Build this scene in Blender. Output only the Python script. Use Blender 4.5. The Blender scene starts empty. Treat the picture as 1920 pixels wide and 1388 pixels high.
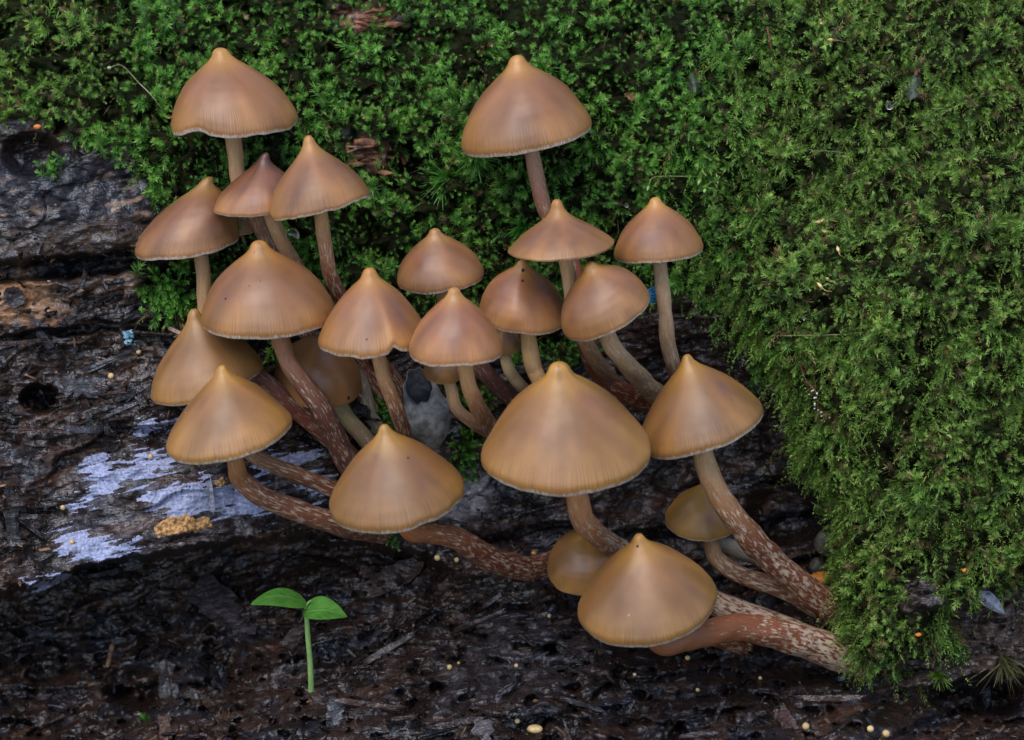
import bpy, math, random
import numpy as np
from mathutils import Vector

rng = np.random.default_rng(11)
random.seed(11)
scene = bpy.context.scene
COL = scene.collection

# ------------------------------------------------------------------ camera
PITCH = math.radians(20.0)
D0 = 0.70                     # metres from lens to the picture's middle plane
FOCAL = 105.0
O = np.array([0.0, 0.0, 0.115])
R = np.array([1.0, 0.0, 0.0])
F = np.array([0.0, math.cos(PITCH), -math.sin(PITCH)])
U = np.array([0.0, math.sin(PITCH), math.cos(PITCH)])
CAM = O - F * D0
cam_data = bpy.data.cameras.new('camera')
cam = bpy.data.objects.new('camera', cam_data)
COL.objects.link(cam)
cam.location = CAM
cam.rotation_euler = (math.pi / 2 - PITCH, 0, 0)
cam_data.lens = FOCAL
cam_data.sensor_width = 36
cam_data.clip_start = 0.01
cam_data.clip_end = 100
cam_data.dof.use_dof = True
cam_data.dof.focus_distance = 0.685
cam_data.dof.aperture_fstop = 20
scene.camera = cam

# ------------------------------------------------------------------ sky, sun, exposure
SUN_EL, SUN_AZ = math.radians(58), math.radians(207)      # azimuth clockwise from +Y
world = bpy.data.worlds.new('World')
scene.world = world
world.use_nodes = True
wn = world.node_tree
sky = wn.nodes.new('ShaderNodeTexSky')
sky.sky_type = 'NISHITA'
sky.sun_disc = False
sky.sun_elevation = SUN_EL
sky.sun_rotation = SUN_AZ
sky.air_density = 1.0
sky.dust_density = 1.2
sky.ozone_density = 2.0
bg = wn.nodes['Background']
bg.inputs['Strength'].default_value = 0.15
wn.links.new(sky.outputs[0], bg.inputs[0])
sun_data = bpy.data.lights.new('sun', 'SUN')
sun_data.energy = 1.0
sun_data.angle = math.radians(50)
sun_data.color = (1.0, 0.955, 0.90)
sun = bpy.data.objects.new('sun', sun_data)
COL.objects.link(sun)
sdir = Vector((math.sin(SUN_AZ) * math.cos(SUN_EL), math.cos(SUN_AZ) * math.cos(SUN_EL), math.sin(SUN_EL)))
sun.rotation_euler = (-sdir).to_track_quat('-Z', 'Y').to_euler()
sun.location = (0, 0, 2)
vs = scene.view_settings
vs.view_transform = 'Standard'
vs.look = 'None'
vs.exposure = 0.95
vs.gamma = 1.0
vs.use_curve_mapping = False
cy = scene.cycles
cy.max_bounces = 8
cy.diffuse_bounces = 4
cy.glossy_bounces = 3
cy.transmission_bounces = 6
cy.transparent_max_bounces = 4
cy.use_denoising = True
cy.sample_clamp_indirect = 4.0


# ------------------------------------------------------------------ pixels to points
def P(px, py, D):
    """Point seen at pixel (px,py) of the photograph, D millimetres nearer than the middle plane."""
    px = np.asarray(px, float); py = np.asarray(py, float); D = np.asarray(D, float)
    dep = D0 - D / 1000.0
    tx = (px - 960) / 1920 * 36 / FOCAL
    ty = -(py - 694) / 1920 * 36 / FOCAL
    return CAM + dep[..., None] * (F + tx[..., None] * R + ty[..., None] * U)


def mpp(D):                    # metres per pixel at depth offset D
    return (D0 - D / 1000.0) * 36 / FOCAL / 1920


# ------------------------------------------------------------------ noise
_perm = np.random.default_rng(5).permutation(4096)
_ang = np.random.default_rng(6).uniform(0, 2 * np.pi, 4096)


def _hash(ix, iy, s=0):
    return _perm[(_perm[(ix + s * 131) & 4095] + iy) & 4095]


def perlin(x, y, s=0):
    x0 = np.floor(x).astype(int); y0 = np.floor(y).astype(int)
    fx = x - x0; fy = y - y0
    ux = fx * fx * fx * (fx * (fx * 6 - 15) + 10); uy = fy * fy * fy * (fy * (fy * 6 - 15) + 10)

    def g(i, j):
        a = _ang[_hash(x0 + i, y0 + j, s)]
        return np.cos(a) * (fx - i) + np.sin(a) * (fy - j)
    a = g(0, 0) * (1 - ux) + g(1, 0) * ux
    b = g(0, 1) * (1 - ux) + g(1, 1) * ux
    return (a * (1 - uy) + b * uy) * 1.5


def fbm(x, y, o=4, s=0, gain=0.5):
    r = 0; a = 1.0
    for k in range(o):
        r = r + a * perlin(x * 2 ** k, y * 2 ** k, s + k * 7)
        a *= gain
    return r


def voronoi(x, y, s=0):
    x0 = np.floor(x).astype(int); y0 = np.floor(y).astype(int)
    f1 = np.full(x.shape, 9.0); f2 = np.full(x.shape, 9.0); cid = np.zeros(x.shape, int)
    cx = np.zeros(x.shape); cyy = np.zeros(x.shape)
    for i in (-1, 0, 1):
        for j in (-1, 0, 1):
            h = _hash(x0 + i, y0 + j, s)
            qx = x0 + i + 0.5 + 0.45 * np.cos(_ang[h] * 3); qy = y0 + j + 0.5 + 0.45 * np.sin(_ang[h] * 5)
            d = np.hypot(x - qx, y - qy)
            near = d < f1
            f2 = np.where(near, f1, np.minimum(f2, d))
            cid = np.where(near, h, cid)
            cx = np.where(near, x - qx, cx); cyy = np.where(near, y - qy, cyy)
            f1 = np.where(near, d, f1)
    return f1, f2, cid, cx, cyy


def sstep(a, b, x):
    t = np.clip((x - a) / (b - a), 0, 1)
    return t * t * (3 - 2 * t)


def sdf_poly(px, py, poly):
    """signed distance to a polygon in pixels, positive inside"""
    poly = np.asarray(poly, float)
    inside = np.zeros(px.shape, bool); dmin = np.full(px.shape, 1e9)
    n = len(poly)
    for i in range(n):
        ax, ay = poly[i]; bx, by = poly[(i + 1) % n]
        cond = ((ay > py) != (by > py))
        xi = (bx - ax) * (py - ay) / (by - ay + 1e-12) + ax
        inside ^= cond & (px < xi)
        dx, dy = bx - ax, by - ay
        t = np.clip(((px - ax) * dx + (py - ay) * dy) / (dx * dx + dy * dy + 1e-9), 0, 1)
        dmin = np.minimum(dmin, np.hypot(px - ax - t * dx, py - ay - t * dy))
    return np.where(inside, dmin, -dmin)


def dist_line(px, py, pts):
    d = np.full(px.shape, 1e9)
    for (ax, ay), (bx, by) in zip(pts[:-1], pts[1:]):
        dx, dy = bx - ax, by - ay
        t = np.clip(((px - ax) * dx + (py - ay) * dy) / (dx * dx + dy * dy + 1e-9), 0, 1)
        d = np.minimum(d, np.hypot(px - ax - t * dx, py - ay - t * dy))
    return d


class RBF:
    def __init__(self, pts, c=120.0):
        p = np.asarray(pts, float)
        self.xy = p[:, :2]; self.c = c
        A = self.k(np.hypot(*(self.xy[:, None] - self.xy[None]).transpose(2, 0, 1)))
        self.m = p[:, 2].mean()
        self.w = np.linalg.solve(A, p[:, 2] - self.m)

    def k(self, r):
        return -np.sqrt(r * r + self.c ** 2)

    def __call__(self, x, y):
        r = np.full(x.shape, self.m)
        for (ax, ay), w in zip(self.xy, self.w):
            r = r + w * self.k(np.hypot(x - ax, y - ay))
        return r


# ------------------------------------------------------------------ shape of the log face
UPPER = RBF([(-1500, -900, -150), (960, -900, -150), (3400, -900, -150), (-1500, 500, -8), (3400, 500, -8),
             (-400, -250, -48), (960, -250, -48), (2320, -250, -45), (0, 0, -17), (500, 0, -17), (960, 0, -17), (1500, 0, -10), (1920, 0, -6),
             (0, 200, -6), (400, 200, -9), (800, 200, -9), (1200, 250, -7), (1900, 250, 0), (0, 350, 0), (220, 400, 0), (450, 480, -8),
             (800, 480, -14), (1150, 480, -16), (1350, 500, -10), (1700, 600, 0), (1900, 600, 0),
             (0, 620, 1), (200, 680, 0), (420, 700, -6), (600, 700, -14), (850, 720, -18), (1080, 760, -24), (1260, 860, -28), (1450, 950, -30), (1480, 750, -18),
             (1520, 1060, -26), (60, 850, 4), (300, 920, 10), (450, 940, 8), (620, 900, 0), (800, 950, -10), (960, 940, -18), (1100, 1000, -22),
             (100, 1050, 8), (400, 1010, 12), (700, 1040, -2), (1000, 1100, -8), (1300, 1200, -10), (1700, 900, -4), (1900, 900, -2), (1700, 1200, -4), (1900, 1250, 2), (1600, 1350, 0)])
LOWER = RBF([(-1500, 1250, 0), (-1500, 2400, 130), (960, 2400, 130), (3400, 2400, 130), (3400, 1250, 10),
             (-100, 1130, -36), (200, 1110, -38), (450, 1080, -34), (650, 1060, -22), (850, 1080, -14), (0, 1250, -34), (300, 1250, -26), (580, 1250, -4),
             (0, 1388, -10), (300, 1388, 2), (600, 1388, 24), (850, 1200, 2), (900, 1300, 18), (900, 1388, 34), (1100, 1150, -2), (1200, 1280, 14), (1300, 1388, 34),
             (1500, 1290, 2), (1600, 1388, 26), (1800, 1330, -8), (1900, 1388, 8), (0, 1700, 55), (960, 1700, 80), (1920, 1700, 60)])
LEDGE = [(-3000, 1500), (-400, 1200), (-60, 1128), (60, 1098), (150, 1072), (225, 1046), (330, 1028), (430, 1016), (540, 1004), (640, 1010), (760, 1030), (900, 1075), (1030, 1110), (1150, 1200), (1300, 1240),
         (1480, 1262), (1640, 1290), (1740, 1285), (1830, 1262), (1960, 1240), (2400, 1240), (5000, 1300)]
CURTAIN = [(1400, 380), (1375, 520), (1400, 590), (1440, 650), (1475, 715), (1490, 780), (1500, 850), (1548, 900), (1578, 965), (1570, 1020), (1566, 1100), (1568, 1190),
           (1600, 1235), (1650, 1255), (1720, 1215), (1780, 1150), (1840, 1120), (1920, 1085), (2100, 1060), (2600, 1040), (6000, 1040), (6000, -200), (2600, -200), (1600, 100)]
HOLES = [(770, 300, 46, 14), (60, 290, 60, 8), (75, 748, 40, 14), (1035, 1218, 18, 9), (820, 1290, 16, 9), (1470, 960, 90, 8), (1130, 930, 60, 5), (1740, 450, 30, 9),
         (1480, 330, 34, 8), (1675, 180, 26, 8), (1880, 520, 40, 8), (1320, 90, 30, 7), (1700, 860, 40, 6), (1870, 1310, 50, 12), (250, 1290, 60, 8), (430, 1240, 60, 8), (1600, 470, 30, 7)]

MOSS_POLYS = [
    [(-5000, 160), (-200, 205), (40, 222), (100, 246), (160, 268), (215, 282), (250, 330), (290, 385), (320, 430), (330, 520), (390, 600), (520, 620), (640, 590),
     (760, 600), (880, 610), (1000, 590), (1200, 560), (1300, 570), (1340, 590), (1390, 640), (1440, 690), (1480, 760), (1500, 850), (1548, 900), (1578, 965), (1566, 1050),
     (1566, 1190), (1600, 1240), (1660, 1262), (1720, 1230), (1790, 1150), (1850, 1120), (1920, 1090), (2100, 1060), (6000, 1040), (6000, -3000), (-5000, -3000)],
    [(262, 500), (330, 490), (390, 520), (400, 600), (345, 612), (310, 590), (268, 575)],
    [(696, 740), (740, 735), (765, 800), (740, 815), (705, 800)],
    [(838, 640), (905, 640), (940, 740), (900, 800), (890, 870), (866, 868), (850, 800)],
    [(940, 620), (1000, 620), (1080, 640), (1090, 690), (1040, 680), (960, 690)],
    [(500, 640), (540, 640), (530, 690), (505, 680)],
]
BARE = [[(630, 22), (700, 4), (735, 32), (725, 52), (655, 56), (632, 44)], [(650, 274), (700, 266), (735, 276), (732, 300), (700, 314), (660, 306)],
        [(1690, 1085), (1790, 1060), (1760, 1130), (1700, 1150)]]
GR = math.radians(-13)          # direction of the wood grain in the picture


def grain(px, py):
    return px * math.cos(GR) + py * math.sin(GR), -px * math.sin(GR) + py * math.cos(GR)


def moss_mask(px, py):
    wx = px + 22 * perlin(px / 55, py / 55, 31) + 10 * perlin(px / 18, py / 18, 32)
    wy = py + 22 * perlin(px / 55, py / 55, 33) + 10 * perlin(px / 18, py / 18, 34)
    m = np.full(px.shape, -1e9)
    for k, pl in enumerate(MOSS_POLYS):
        m = np.maximum(m, sdf_poly(wx, wy, pl))
    b = np.full(px.shape, -1e9)
    for pl in BARE:
        b = np.maximum(b, sdf_poly(wx, wy, pl))
    return np.minimum(m, -b)


def curtain_d(px, py):
    wx = px + 14 * perlin(px / 50, py / 50, 41); wy = py + 14 * perlin(px / 50, py / 50, 43)
    return sdf_poly(wx, wy, CURTAIN)


def ledge_sd(px, py):
    lx = np.array([p[0] for p in LEDGE], float); ly = np.array([p[1] for p in LEDGE], float)
    w = 12 * perlin(px / 60, py / 200, 51) + 6 * perlin(px / 17, py / 60, 52)
    return py - (np.interp(px, lx, ly) + w)      # positive below the ledge


def base_depth(px, py):
    """smooth shape, millimetres towards the camera"""
    up = UPPER(px, py); lo = LOWER(px, py)
    s = ledge_sd(px, py)
    sharp = np.interp(px, [-400, 650, 900, 1400, 1600, 2000], [10, 12, 40, 40, 16, 14])
    d = up + (lo - up) * sstep(-0.3, 1.0, s / sharp)
    d = d + 22 * sstep(-6, 26, curtain_d(px, py)) * sstep(380, 720, py + (px - 1400) * 0.35)
    cr = dist_line(px, py + 8 * perlin(px / 40, py / 40, 61), [(-900, 560), (-100, 512), (60, 508), (150, 500), (240, 490), (320, 500)])
    d = d - 24 * (1 - sstep(10, 26, cr)) * sstep(360, 250, px)
    cr2 = dist_line(px, py + 6 * perlin(px / 40, py / 40, 62), [(-300, 660), (0, 640), (190, 612), (330, 612)])
    d = d - 7 * (1 - sstep(4, 13, cr2))
    for hx, hy, hr, hd in HOLES:
        d = d - hd * (1 - sstep(0.5, 1.05, np.hypot(px - hx, (py - hy) * 1.3) / hr))
    return d


def full_depth(px, py):
    d = base_depth(px, py)
    m = moss_mask(px, py)
    mo = sstep(-8, 14, m)
    d = d + 4.5 * fbm(px / 300, py / 300, 3, 1) * (1 - 0.4 * mo)
    # rotten wood: plates split along the grain, cracks, fibres
    gu, gv = grain(px, py)
    wob = 26 * perlin(px / 130, py / 60, 71)
    f1, f2, cid, cx, cyy = voronoi((gu + 30 * perlin(px / 70, py / 70, 77)) / 270, (gv + wob) / 62, 3)
    hh = (_ang[cid] / np.pi - 1)
    plate = 3.4 * hh + 2.2 * cx * np.sin(_ang[cid] * 7) + 2.0 * cyy * np.cos(_ang[cid] * 9) - 1.0 * (1 - sstep(0.0, 0.10, f2 - f1))
    g1, g2, gid, gx, gy = voronoi((gu + 14 * perlin(px / 30, py / 30, 78)) / 72, (gv + wob * 0.7) / 14, 9)
    chip = 0.28 * (_ang[gid] / np.pi - 1) + 0.7 * gx * np.sin(_ang[gid] * 7) - 0.35 * (1 - sstep(0, 0.12, g2 - g1))
    fib = 0.42 * perlin(gu / 90, (gv + wob) / 6.5, 81) + 0.25 * perlin(gu / 40, gv / 4, 82)
    fine = 1.2 * fbm(px / 48, py / 26, 4, 91, 0.5)
    # areas of smoother wood: the blue-black face, the ledge with the crust, a plank at the bottom
    smooth = sstep(-30, 40, sdf_poly(px, py, [(-900, 290), (120, 290), (330, 330), (330, 440), (60, 470), (-900, 480)])) * 0.75
    smooth = np.maximum(smooth, 0.65 * sstep(-20, 30, sdf_poly(px, py, [(100, 900), (300, 860), (600, 880), (600, 960), (450, 1000), (200, 1040), (40, 1090)])))
    smooth = np.maximum(smooth, 0.55 * sstep(-20, 30, sdf_poly(px, py, [(820, 1270), (920, 1160), (1080, 1150), (1130, 1240), (1060, 1290), (820, 1340)])))
    wood = (plate + chip) * (1 - smooth) + fib * 1.15 * (1 - 0.6 * smooth) + fine * (1 - 0.35 * smooth)
    # crumbled, wetter heaps low down
    heap = sstep(1060, 1200, py)
    blk = fbm(px / 75, py / 45, 3, 97)
    wood = wood + heap * (2.6 * blk - 5.0 * sstep(0.35, 0.75, fbm(px / 42, py / 24, 3, 98)))
    wood = wood + heap * (1.6 * np.abs(perlin(px / 34, py / 26, 95)) + 0.35 * np.abs(perlin(px / 13, py / 11, 96)))
    # moss cushions
    cush = 7.0 * np.abs(perlin(px / 95, py / 80, 101)) + 4.2 * np.abs(perlin(px / 38, py / 34, 102)) - 2.5 - 5.0 * sstep(0.25, 0.6, fbm(px / 45, py / 40, 2, 103))
    return d + wood * (1 - 0.85 * mo) + cush * mo


# ------------------------------------------------------------------ mesh helpers
def new_mesh(name, verts, faces, mat, parent=None, smooth=True, col=None, uv=None):
    """verts (n,3); faces (m,k) int array with k = 3 or 4 (or a list of such arrays)"""
    me = bpy.data.meshes.new(name)
    verts = np.ascontiguousarray(verts, np.float32)
    if not isinstance(faces, list):
        faces = [faces]
    faces = [np.asarray(f, np.int32) for f in faces if len(f)]
    loops = np.concatenate([f.ravel() for f in faces])
    sizes = np.concatenate([np.full(len(f), f.shape[1], np.int32) for f in faces])
    starts = np.concatenate([[0], np.cumsum(sizes)[:-1]]).astype(np.int32)
    me.vertices.add(len(verts)); me.vertices.foreach_set('co', verts.ravel())
    me.loops.add(len(loops)); me.loops.foreach_set('vertex_index', loops)
    me.polygons.add(len(sizes)); me.polygons.foreach_set('loop_start', starts)
    me.polygons.foreach_set('loop_total', sizes)
    me.polygons.foreach_set('use_smooth', np.full(len(sizes), smooth, bool))
    if col is not None:
        c = np.ones((len(verts), 4), np.float32); c[:, :col.shape[1]] = col
        a = me.attributes.new('Col', 'FLOAT_COLOR', 'POINT'); a.data.foreach_set('color', c.ravel())
    if uv is not None:
        a = me.attributes.new('par', 'FLOAT_VECTOR', 'POINT')
        v3 = np.zeros((len(verts), 3), np.float32); v3[:, :uv.shape[1]] = uv
        a.data.foreach_set('vector', v3.ravel())
    me.update(calc_edges=True)
    me.materials.append(mat)
    ob = bpy.data.objects.new(name, me)
    COL.objects.link(ob)
    if parent is not None:
        ob.parent = parent
        ob.matrix_parent_inverse.identity()
        if parent.type == 'EMPTY' or True:
            ob.location = -np.array(parent.matrix_world.translation) if False else (0, 0, 0)
    return ob


def thing(name, label, cat, at, group=None):
    e = bpy.data.objects.new(name, None)
    COL.objects.link(e)
    e.location = at
    e.empty_display_size = 0.004
    e['label'] = label; e['category'] = cat
    if group: e['group'] = group
    return e


def part(name, verts, faces, mat, root, **kw):
    """mesh given in world coordinates, stored relative to its root Empty"""
    off = np.array(root.location)
    p = root
    while p.parent is not None:
        p = p.parent; off = off + np.array(p.location)
    return new_mesh(name, np.asarray(verts) - off, faces, mat, root, **kw)


def tag(o, label, cat=None, group=None, kind=None):
    o['label'] = label
    if cat: o['category'] = cat
    if group: o['group'] = group
    if kind: o['kind'] = kind
    return o


def grid_faces(nr, nc, wrap=False, flip=False):
    i = np.arange(nr - 1)[:, None]; j = np.arange(nc if wrap else nc - 1)[None]
    a = i * nc + j; b = i * nc + (j + 1) % nc; c = (i + 1) * nc + (j + 1) % nc; d = (i + 1) * nc + j
    f = np.stack([a, b, c, d], -1).reshape(-1, 4)
    return f[:, ::-1] if flip else f


def nrm(v):
    return v / (np.linalg.norm(v, axis=-1, keepdims=True) + 1e-12)


def catmull(pts, n):
    pts = np.asarray(pts, float)
    p = np.vstack([2 * pts[0] - pts[1], pts, 2 * pts[-1] - pts[-2]])
    m = len(pts) - 1
    t = np.linspace(0, m, n); i = np.minimum(t.astype(int), m - 1); u = (t - i)[:, None]
    a, b, c, d = p[i], p[i + 1], p[i + 2], p[i + 3]
    return 0.5 * (2 * b + (c - a) * u + (2 * a - 5 * b + 4 * c - d) * u ** 2 + (3 * b - a - 3 * c + d) * u ** 3)


def frames(path):
    t = nrm(np.gradient(path, axis=0))
    up = np.array([0.3, -0.9, 0.2])
    a = nrm(np.cross(t, up)); b = np.cross(a, t)
    return t, a, b


def tube(path, rad, seg=8, lump=0.0, seed=0):
    path = np.asarray(path, float); n = len(path)
    rad = np.broadcast_to(np.asarray(rad, float), (n,))
    t, a, b = frames(path)
    th = np.linspace(0, 2 * np.pi, seg, endpoint=False)
    L = np.concatenate([[0], np.cumsum(np.linalg.norm(np.diff(path, axis=0), axis=1))])
    rr = rad[:, None] * np.ones(seg)[None]
    if lump:
        rr = rr * (1 + lump * perlin(np.cos(th)[None] * 0.8 + L[:, None] * 140 + seed * 3.1, np.sin(th)[None] * 0.8 + L[:, None] * 60 + seed, 5))
    v = path[:, None] + rr[..., None] * (np.cos(th)[None, :, None] * a[:, None] + np.sin(th)[None, :, None] * b[:, None])
    uv = np.stack([np.broadcast_to(th[None] / (2 * np.pi), (n, seg)), np.broadcast_to((L * 100)[:, None], (n, seg)),
                   np.broadcast_to(np.linspace(0, 1, n)[:, None], (n, seg))], -1).reshape(-1, 3)
    v = np.vstack([v.reshape(-1, 3), path[:1], path[-1:]])
    uv = np.vstack([uv, uv[:1], uv[-1:]])
    f = grid_faces(n, seg, True)
    k = np.arange(seg); c0 = n * seg; c1 = c0 + 1
    cap0 = np.stack([np.full(seg, c0), (k + 1) % seg, k], -1)
    cap1 = np.stack([np.full(seg, c1), (n - 1) * seg + k, (n - 1) * seg + (k + 1) % seg], -1)
    return v, [f, np.vstack([cap0, cap1])], uv


# ------------------------------------------------------------------ materials
def mat(name):
    m = bpy.data.materials.new(name); m.use_nodes = True
    nt = m.node_tree; b = nt.nodes['Principled BSDF']
    return m, nt, b


def nd(nt, typ, ins=None, **props):
    n = nt.nodes.new(typ)
    for k, v in props.items(): setattr(n, k, v)
    for k, v in (ins or {}).items():
        if isinstance(v, bpy.types.NodeSocket): nt.links.new(v, n.inputs[k])
        else: n.inputs[k].default_value = v
    return n


def mapr(nt, val, a, b, c=0.0, d=1.0):
    return nd(nt, 'ShaderNodeMapRange', {0: val, 1: a, 2: b, 3: c, 4: d}, interpolation_type='SMOOTHSTEP').outputs[0]


def mixc(nt, fac, a, b, mode='MIX'):
    n = nt.nodes.new('ShaderNodeMix'); n.data_type = 'RGBA'; n.blend_type = mode
    for i, v in ((0, fac), (6, a), (7, b)):
        if isinstance(v, bpy.types.NodeSocket): nt.links.new(v, n.inputs[i])
        else: n.inputs[i].default_value = v if i == 0 else (*v, 1)
    return n.outputs[2]


def math_(nt, op, a, b=0.0):
    n = nt.nodes.new('ShaderNodeMath'); n.operation = op
    for i, v in ((0, a), (1, b)):
        if isinstance(v, bpy.types.NodeSocket): nt.links.new(v, n.inputs[i])
        else: n.inputs[i].default_value = v
    return n.outputs[0]


def attr(nt, name='Col'):
    return nd(nt, 'ShaderNodeAttribute', attribute_name=name)


def objco(nt):
    return nd(nt, 'ShaderNodeNewGeometry').outputs['Position']


def noise(nt, vec, scale, detail=3, rough=0.5):
    return nd(nt, 'ShaderNodeTexNoise', {'Vector': vec, 'Scale': scale, 'Detail': detail, 'Roughness': rough}).outputs[0]


def make_wood(name, wet=1.0, crumb=True):
    m, nt, b = mat(name)
    co = objco(nt)
    mp = nd(nt, 'ShaderNodeMapping', {'Vector': co, 'Rotation': (0, 0.22, 0), 'Scale': (0.28, 1, 1)}).outputs[0]
    n1 = noise(nt, mp, 900, 4, 0.6)
    n2 = noise(nt, co, 260, 4, 0.6)
    n3 = noise(nt, co, 1500, 2)
    c = attr(nt).outputs[0]
    c = mixc(nt, 1.0, c, nd(nt, 'ShaderNodeCombineColor', {0: mapr(nt, n1, 0.3, 0.75, 0.45, 1.7), 1: mapr(nt, n1, 0.3, 0.75, 0.45, 1.6), 2: mapr(nt, n1, 0.3, 0.75, 0.5, 1.55)}).outputs[0], 'MULTIPLY')
    if crumb:
        vor = nd(nt, 'ShaderNodeTexVoronoi', {'Vector': co, 'Scale': 900}, feature='F1')
        sel = nd(nt, 'ShaderNodeSeparateColor', {0: vor.outputs['Color']}).outputs[0]
        spot = math_(nt, 'MULTIPLY', mapr(nt, vor.outputs['Distance'], 0.34, 0.22), mapr(nt, sel, 0.93, 0.95))
        spot = math_(nt, 'MULTIPLY', spot, mapr(nt, n2, 0.48, 0.62))
        c = mixc(nt, spot, c, (0.20, 0.115, 0.06))
    nt.links.new(c, b.inputs['Base Color'])
    ro = math_(nt, 'ADD', mapr(nt, n2, 0.40, 0.62, 0.09, 0.50), math_(nt, 'MULTIPLY', attr(nt).outputs['Alpha'], 0.5 if crumb else 0.0))
    nt.links.new(ro, b.inputs['Roughness'])
    sp = mapr(nt, n2, 0.40, 0.62, 0.75 * wet, 0.10 * wet)
    if crumb: sp = math_(nt, 'MULTIPLY', sp, math_(nt, 'SUBTRACT', 1.0, attr(nt).outputs['Alpha']))
    nt.links.new(sp, b.inputs['Specular IOR Level'])
    h = math_(nt, 'ADD', math_(nt, 'MULTIPLY', n1, 0.6), math_(nt, 'ADD', math_(nt, 'MULTIPLY', n2, 1.2), math_(nt, 'MULTIPLY', n3, 0.22)))
    bp = nd(nt, 'ShaderNodeBump', {'Height': h, 'Strength': 0.9, 'Distance': 0.0010})
    nt.links.new(bp.outputs[0], b.inputs['Normal'])
    return m


M_WOOD = make_wood('wet_rotten_wood')
M_CHIP = make_wood('dark_wood_chip', 0.8, False)
M_WOOD2 = make_wood('wet_splinter', 1.0, False)


def make_moss(name, trans=0.3):
    m, nt, b = mat(name)
    c = attr(nt).outputs[0]
    nt.links.new(c, b.inputs['Base Color'])
    b.inputs['Roughness'].default_value = 0.42
    b.inputs['Specular IOR Level'].default_value = 0.45
    tr = nd(nt, 'ShaderNodeBsdfTranslucent', {'Color': mixc(nt, 1.0, c, (1.1, 1.25, 0.6), 'MULTIPLY')})
    mx = nd(nt, 'ShaderNodeMixShader', {0: trans, 1: b.outputs[0], 2: tr.outputs[0]})
    nt.links.new(mx.outputs[0], nt.nodes['Material Output'].inputs[0])
    return m


M_MOSS = make_moss('moss_leaf')


def make_cap():
    m, nt, b = mat('mushroom_cap')
    par = nd(nt, 'ShaderNodeSeparateXYZ', {0: attr(nt, 'par').outputs['Vector']})
    u, v, sd = par.outputs[0], par.outputs[1], par.outputs[2]
    col = attr(nt).outputs[0]
    # radial striations, dense towards the margin
    ang = math_(nt, 'MULTIPLY', u, 2 * math.pi)
    ring = nd(nt, 'ShaderNodeCombineXYZ', {0: math_(nt, 'COSINE', ang), 1: math_(nt, 'SINE', ang), 2: math_(nt, 'ADD', sd, math_(nt, 'MULTIPLY', v, 0.06))}).outputs[0]
    s1 = noise(nt, ring, 46, 2, 0.5)
    s2 = noise(nt, ring, 14, 2, 0.5)
    lines = math_(nt, 'SINE', math_(nt, 'ADD', math_(nt, 'MULTIPLY', ang, 150), math_(nt, 'MULTIPLY', s2, 14.0)))
    st = math_(nt, 'ADD', math_(nt, 'MULTIPLY', lines, 0.30), math_(nt, 'MULTIPLY', math_(nt, 'SUBTRACT', s1, 0.5), 1.5))
    zone = mapr(nt, v, 0.60, 0.94)
    st_z = math_(nt, 'MULTIPLY', st, zone)
    co = objco(nt)
    blot = noise(nt, co, 120, 3, 0.55)
    fine = noise(nt, co, 1300, 2, 0.6)
    c = mixc(nt, mapr(nt, blot, 0.42, 0.72, 0, 0.5), col, mixc(nt, 1.0, col, (0.74, 0.62, 0.52), 'MULTIPLY'))
    c = mixc(nt, mapr(nt, st_z, 0.0, 0.5, 0.0, 0.50), c, mixc(nt, 1.0, col, (0.50, 0.42, 0.34), 'MULTIPLY'))
    c = mixc(nt, mapr(nt, st_z, 0.0, -0.50, 0.0, 0.14), c, mixc(nt, 0.5, col, (0.62, 0.42, 0.22)))
    # frosted white margin
    edge_n = math_(nt, 'ADD', v, math_(nt, 'MULTIPLY', math_(nt, 'SUBTRACT', s1, 0.5), 0.10))
    edge = mapr(nt, edge_n, 0.93, 0.99)
    edge = math_(nt, 'MULTIPLY', edge, mapr(nt, fine, 0.32, 0.58, 0.45, 0.92))
    c = mixc(nt, edge, c, (0.70, 0.60, 0.50))
    # little dark and white specks
    vor = nd(nt, 'ShaderNodeTexVoronoi', {'Vector': co, 'Scale': 330}, feature='F1')
    vs_ = nd(nt, 'ShaderNodeSeparateColor', {0: vor.outputs['Color']})
    dk = math_(nt, 'MULTIPLY', mapr(nt, vor.outputs['Distance'], 0.11, 0.06), mapr(nt, vs_.outputs[0], 0.968, 0.972))
    wt = math_(nt, 'MULTIPLY', mapr(nt, vor.outputs['Distance'], 0.10, 0.05), mapr(nt, vs_.outputs[1], 0.955, 0.96))
    c = mixc(nt, math_(nt, 'MULTIPLY', dk, 0.8), c, (0.06, 0.03, 0.02))
    c = mixc(nt, math_(nt, 'MULTIPLY', wt, 0.6), c, (0.7, 0.6, 0.5))
    nt.links.new(c, b.inputs['Base Color'])
    ro = math_(nt, 'ADD', mapr(nt, blot, 0.3, 0.7, 0.38, 0.50), math_(nt, 'MULTIPLY', edge, 0.3))
    nt.links.new(ro, b.inputs['Roughness'])
    b.inputs['Specular IOR Level'].default_value = 0.62
    b.inputs['Subsurface Weight'].default_value = 0.22
    b.inputs['Subsurface Radius'].default_value = (1.0, 0.45, 0.16)
    b.inputs['Subsurface Scale'].default_value = 0.0022
    h = math_(nt, 'ADD', math_(nt, 'MULTIPLY', st_z, 0.5), math_(nt, 'ADD', math_(nt, 'MULTIPLY', fine, 0.14), math_(nt, 'MULTIPLY', blot, 0.8)))
    bp = nd(nt, 'ShaderNodeBump', {'Height': h, 'Strength': 0.22, 'Distance': 0.0005})
    nt.links.new(bp.outputs[0], b.inputs['Normal'])
    return m


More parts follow.
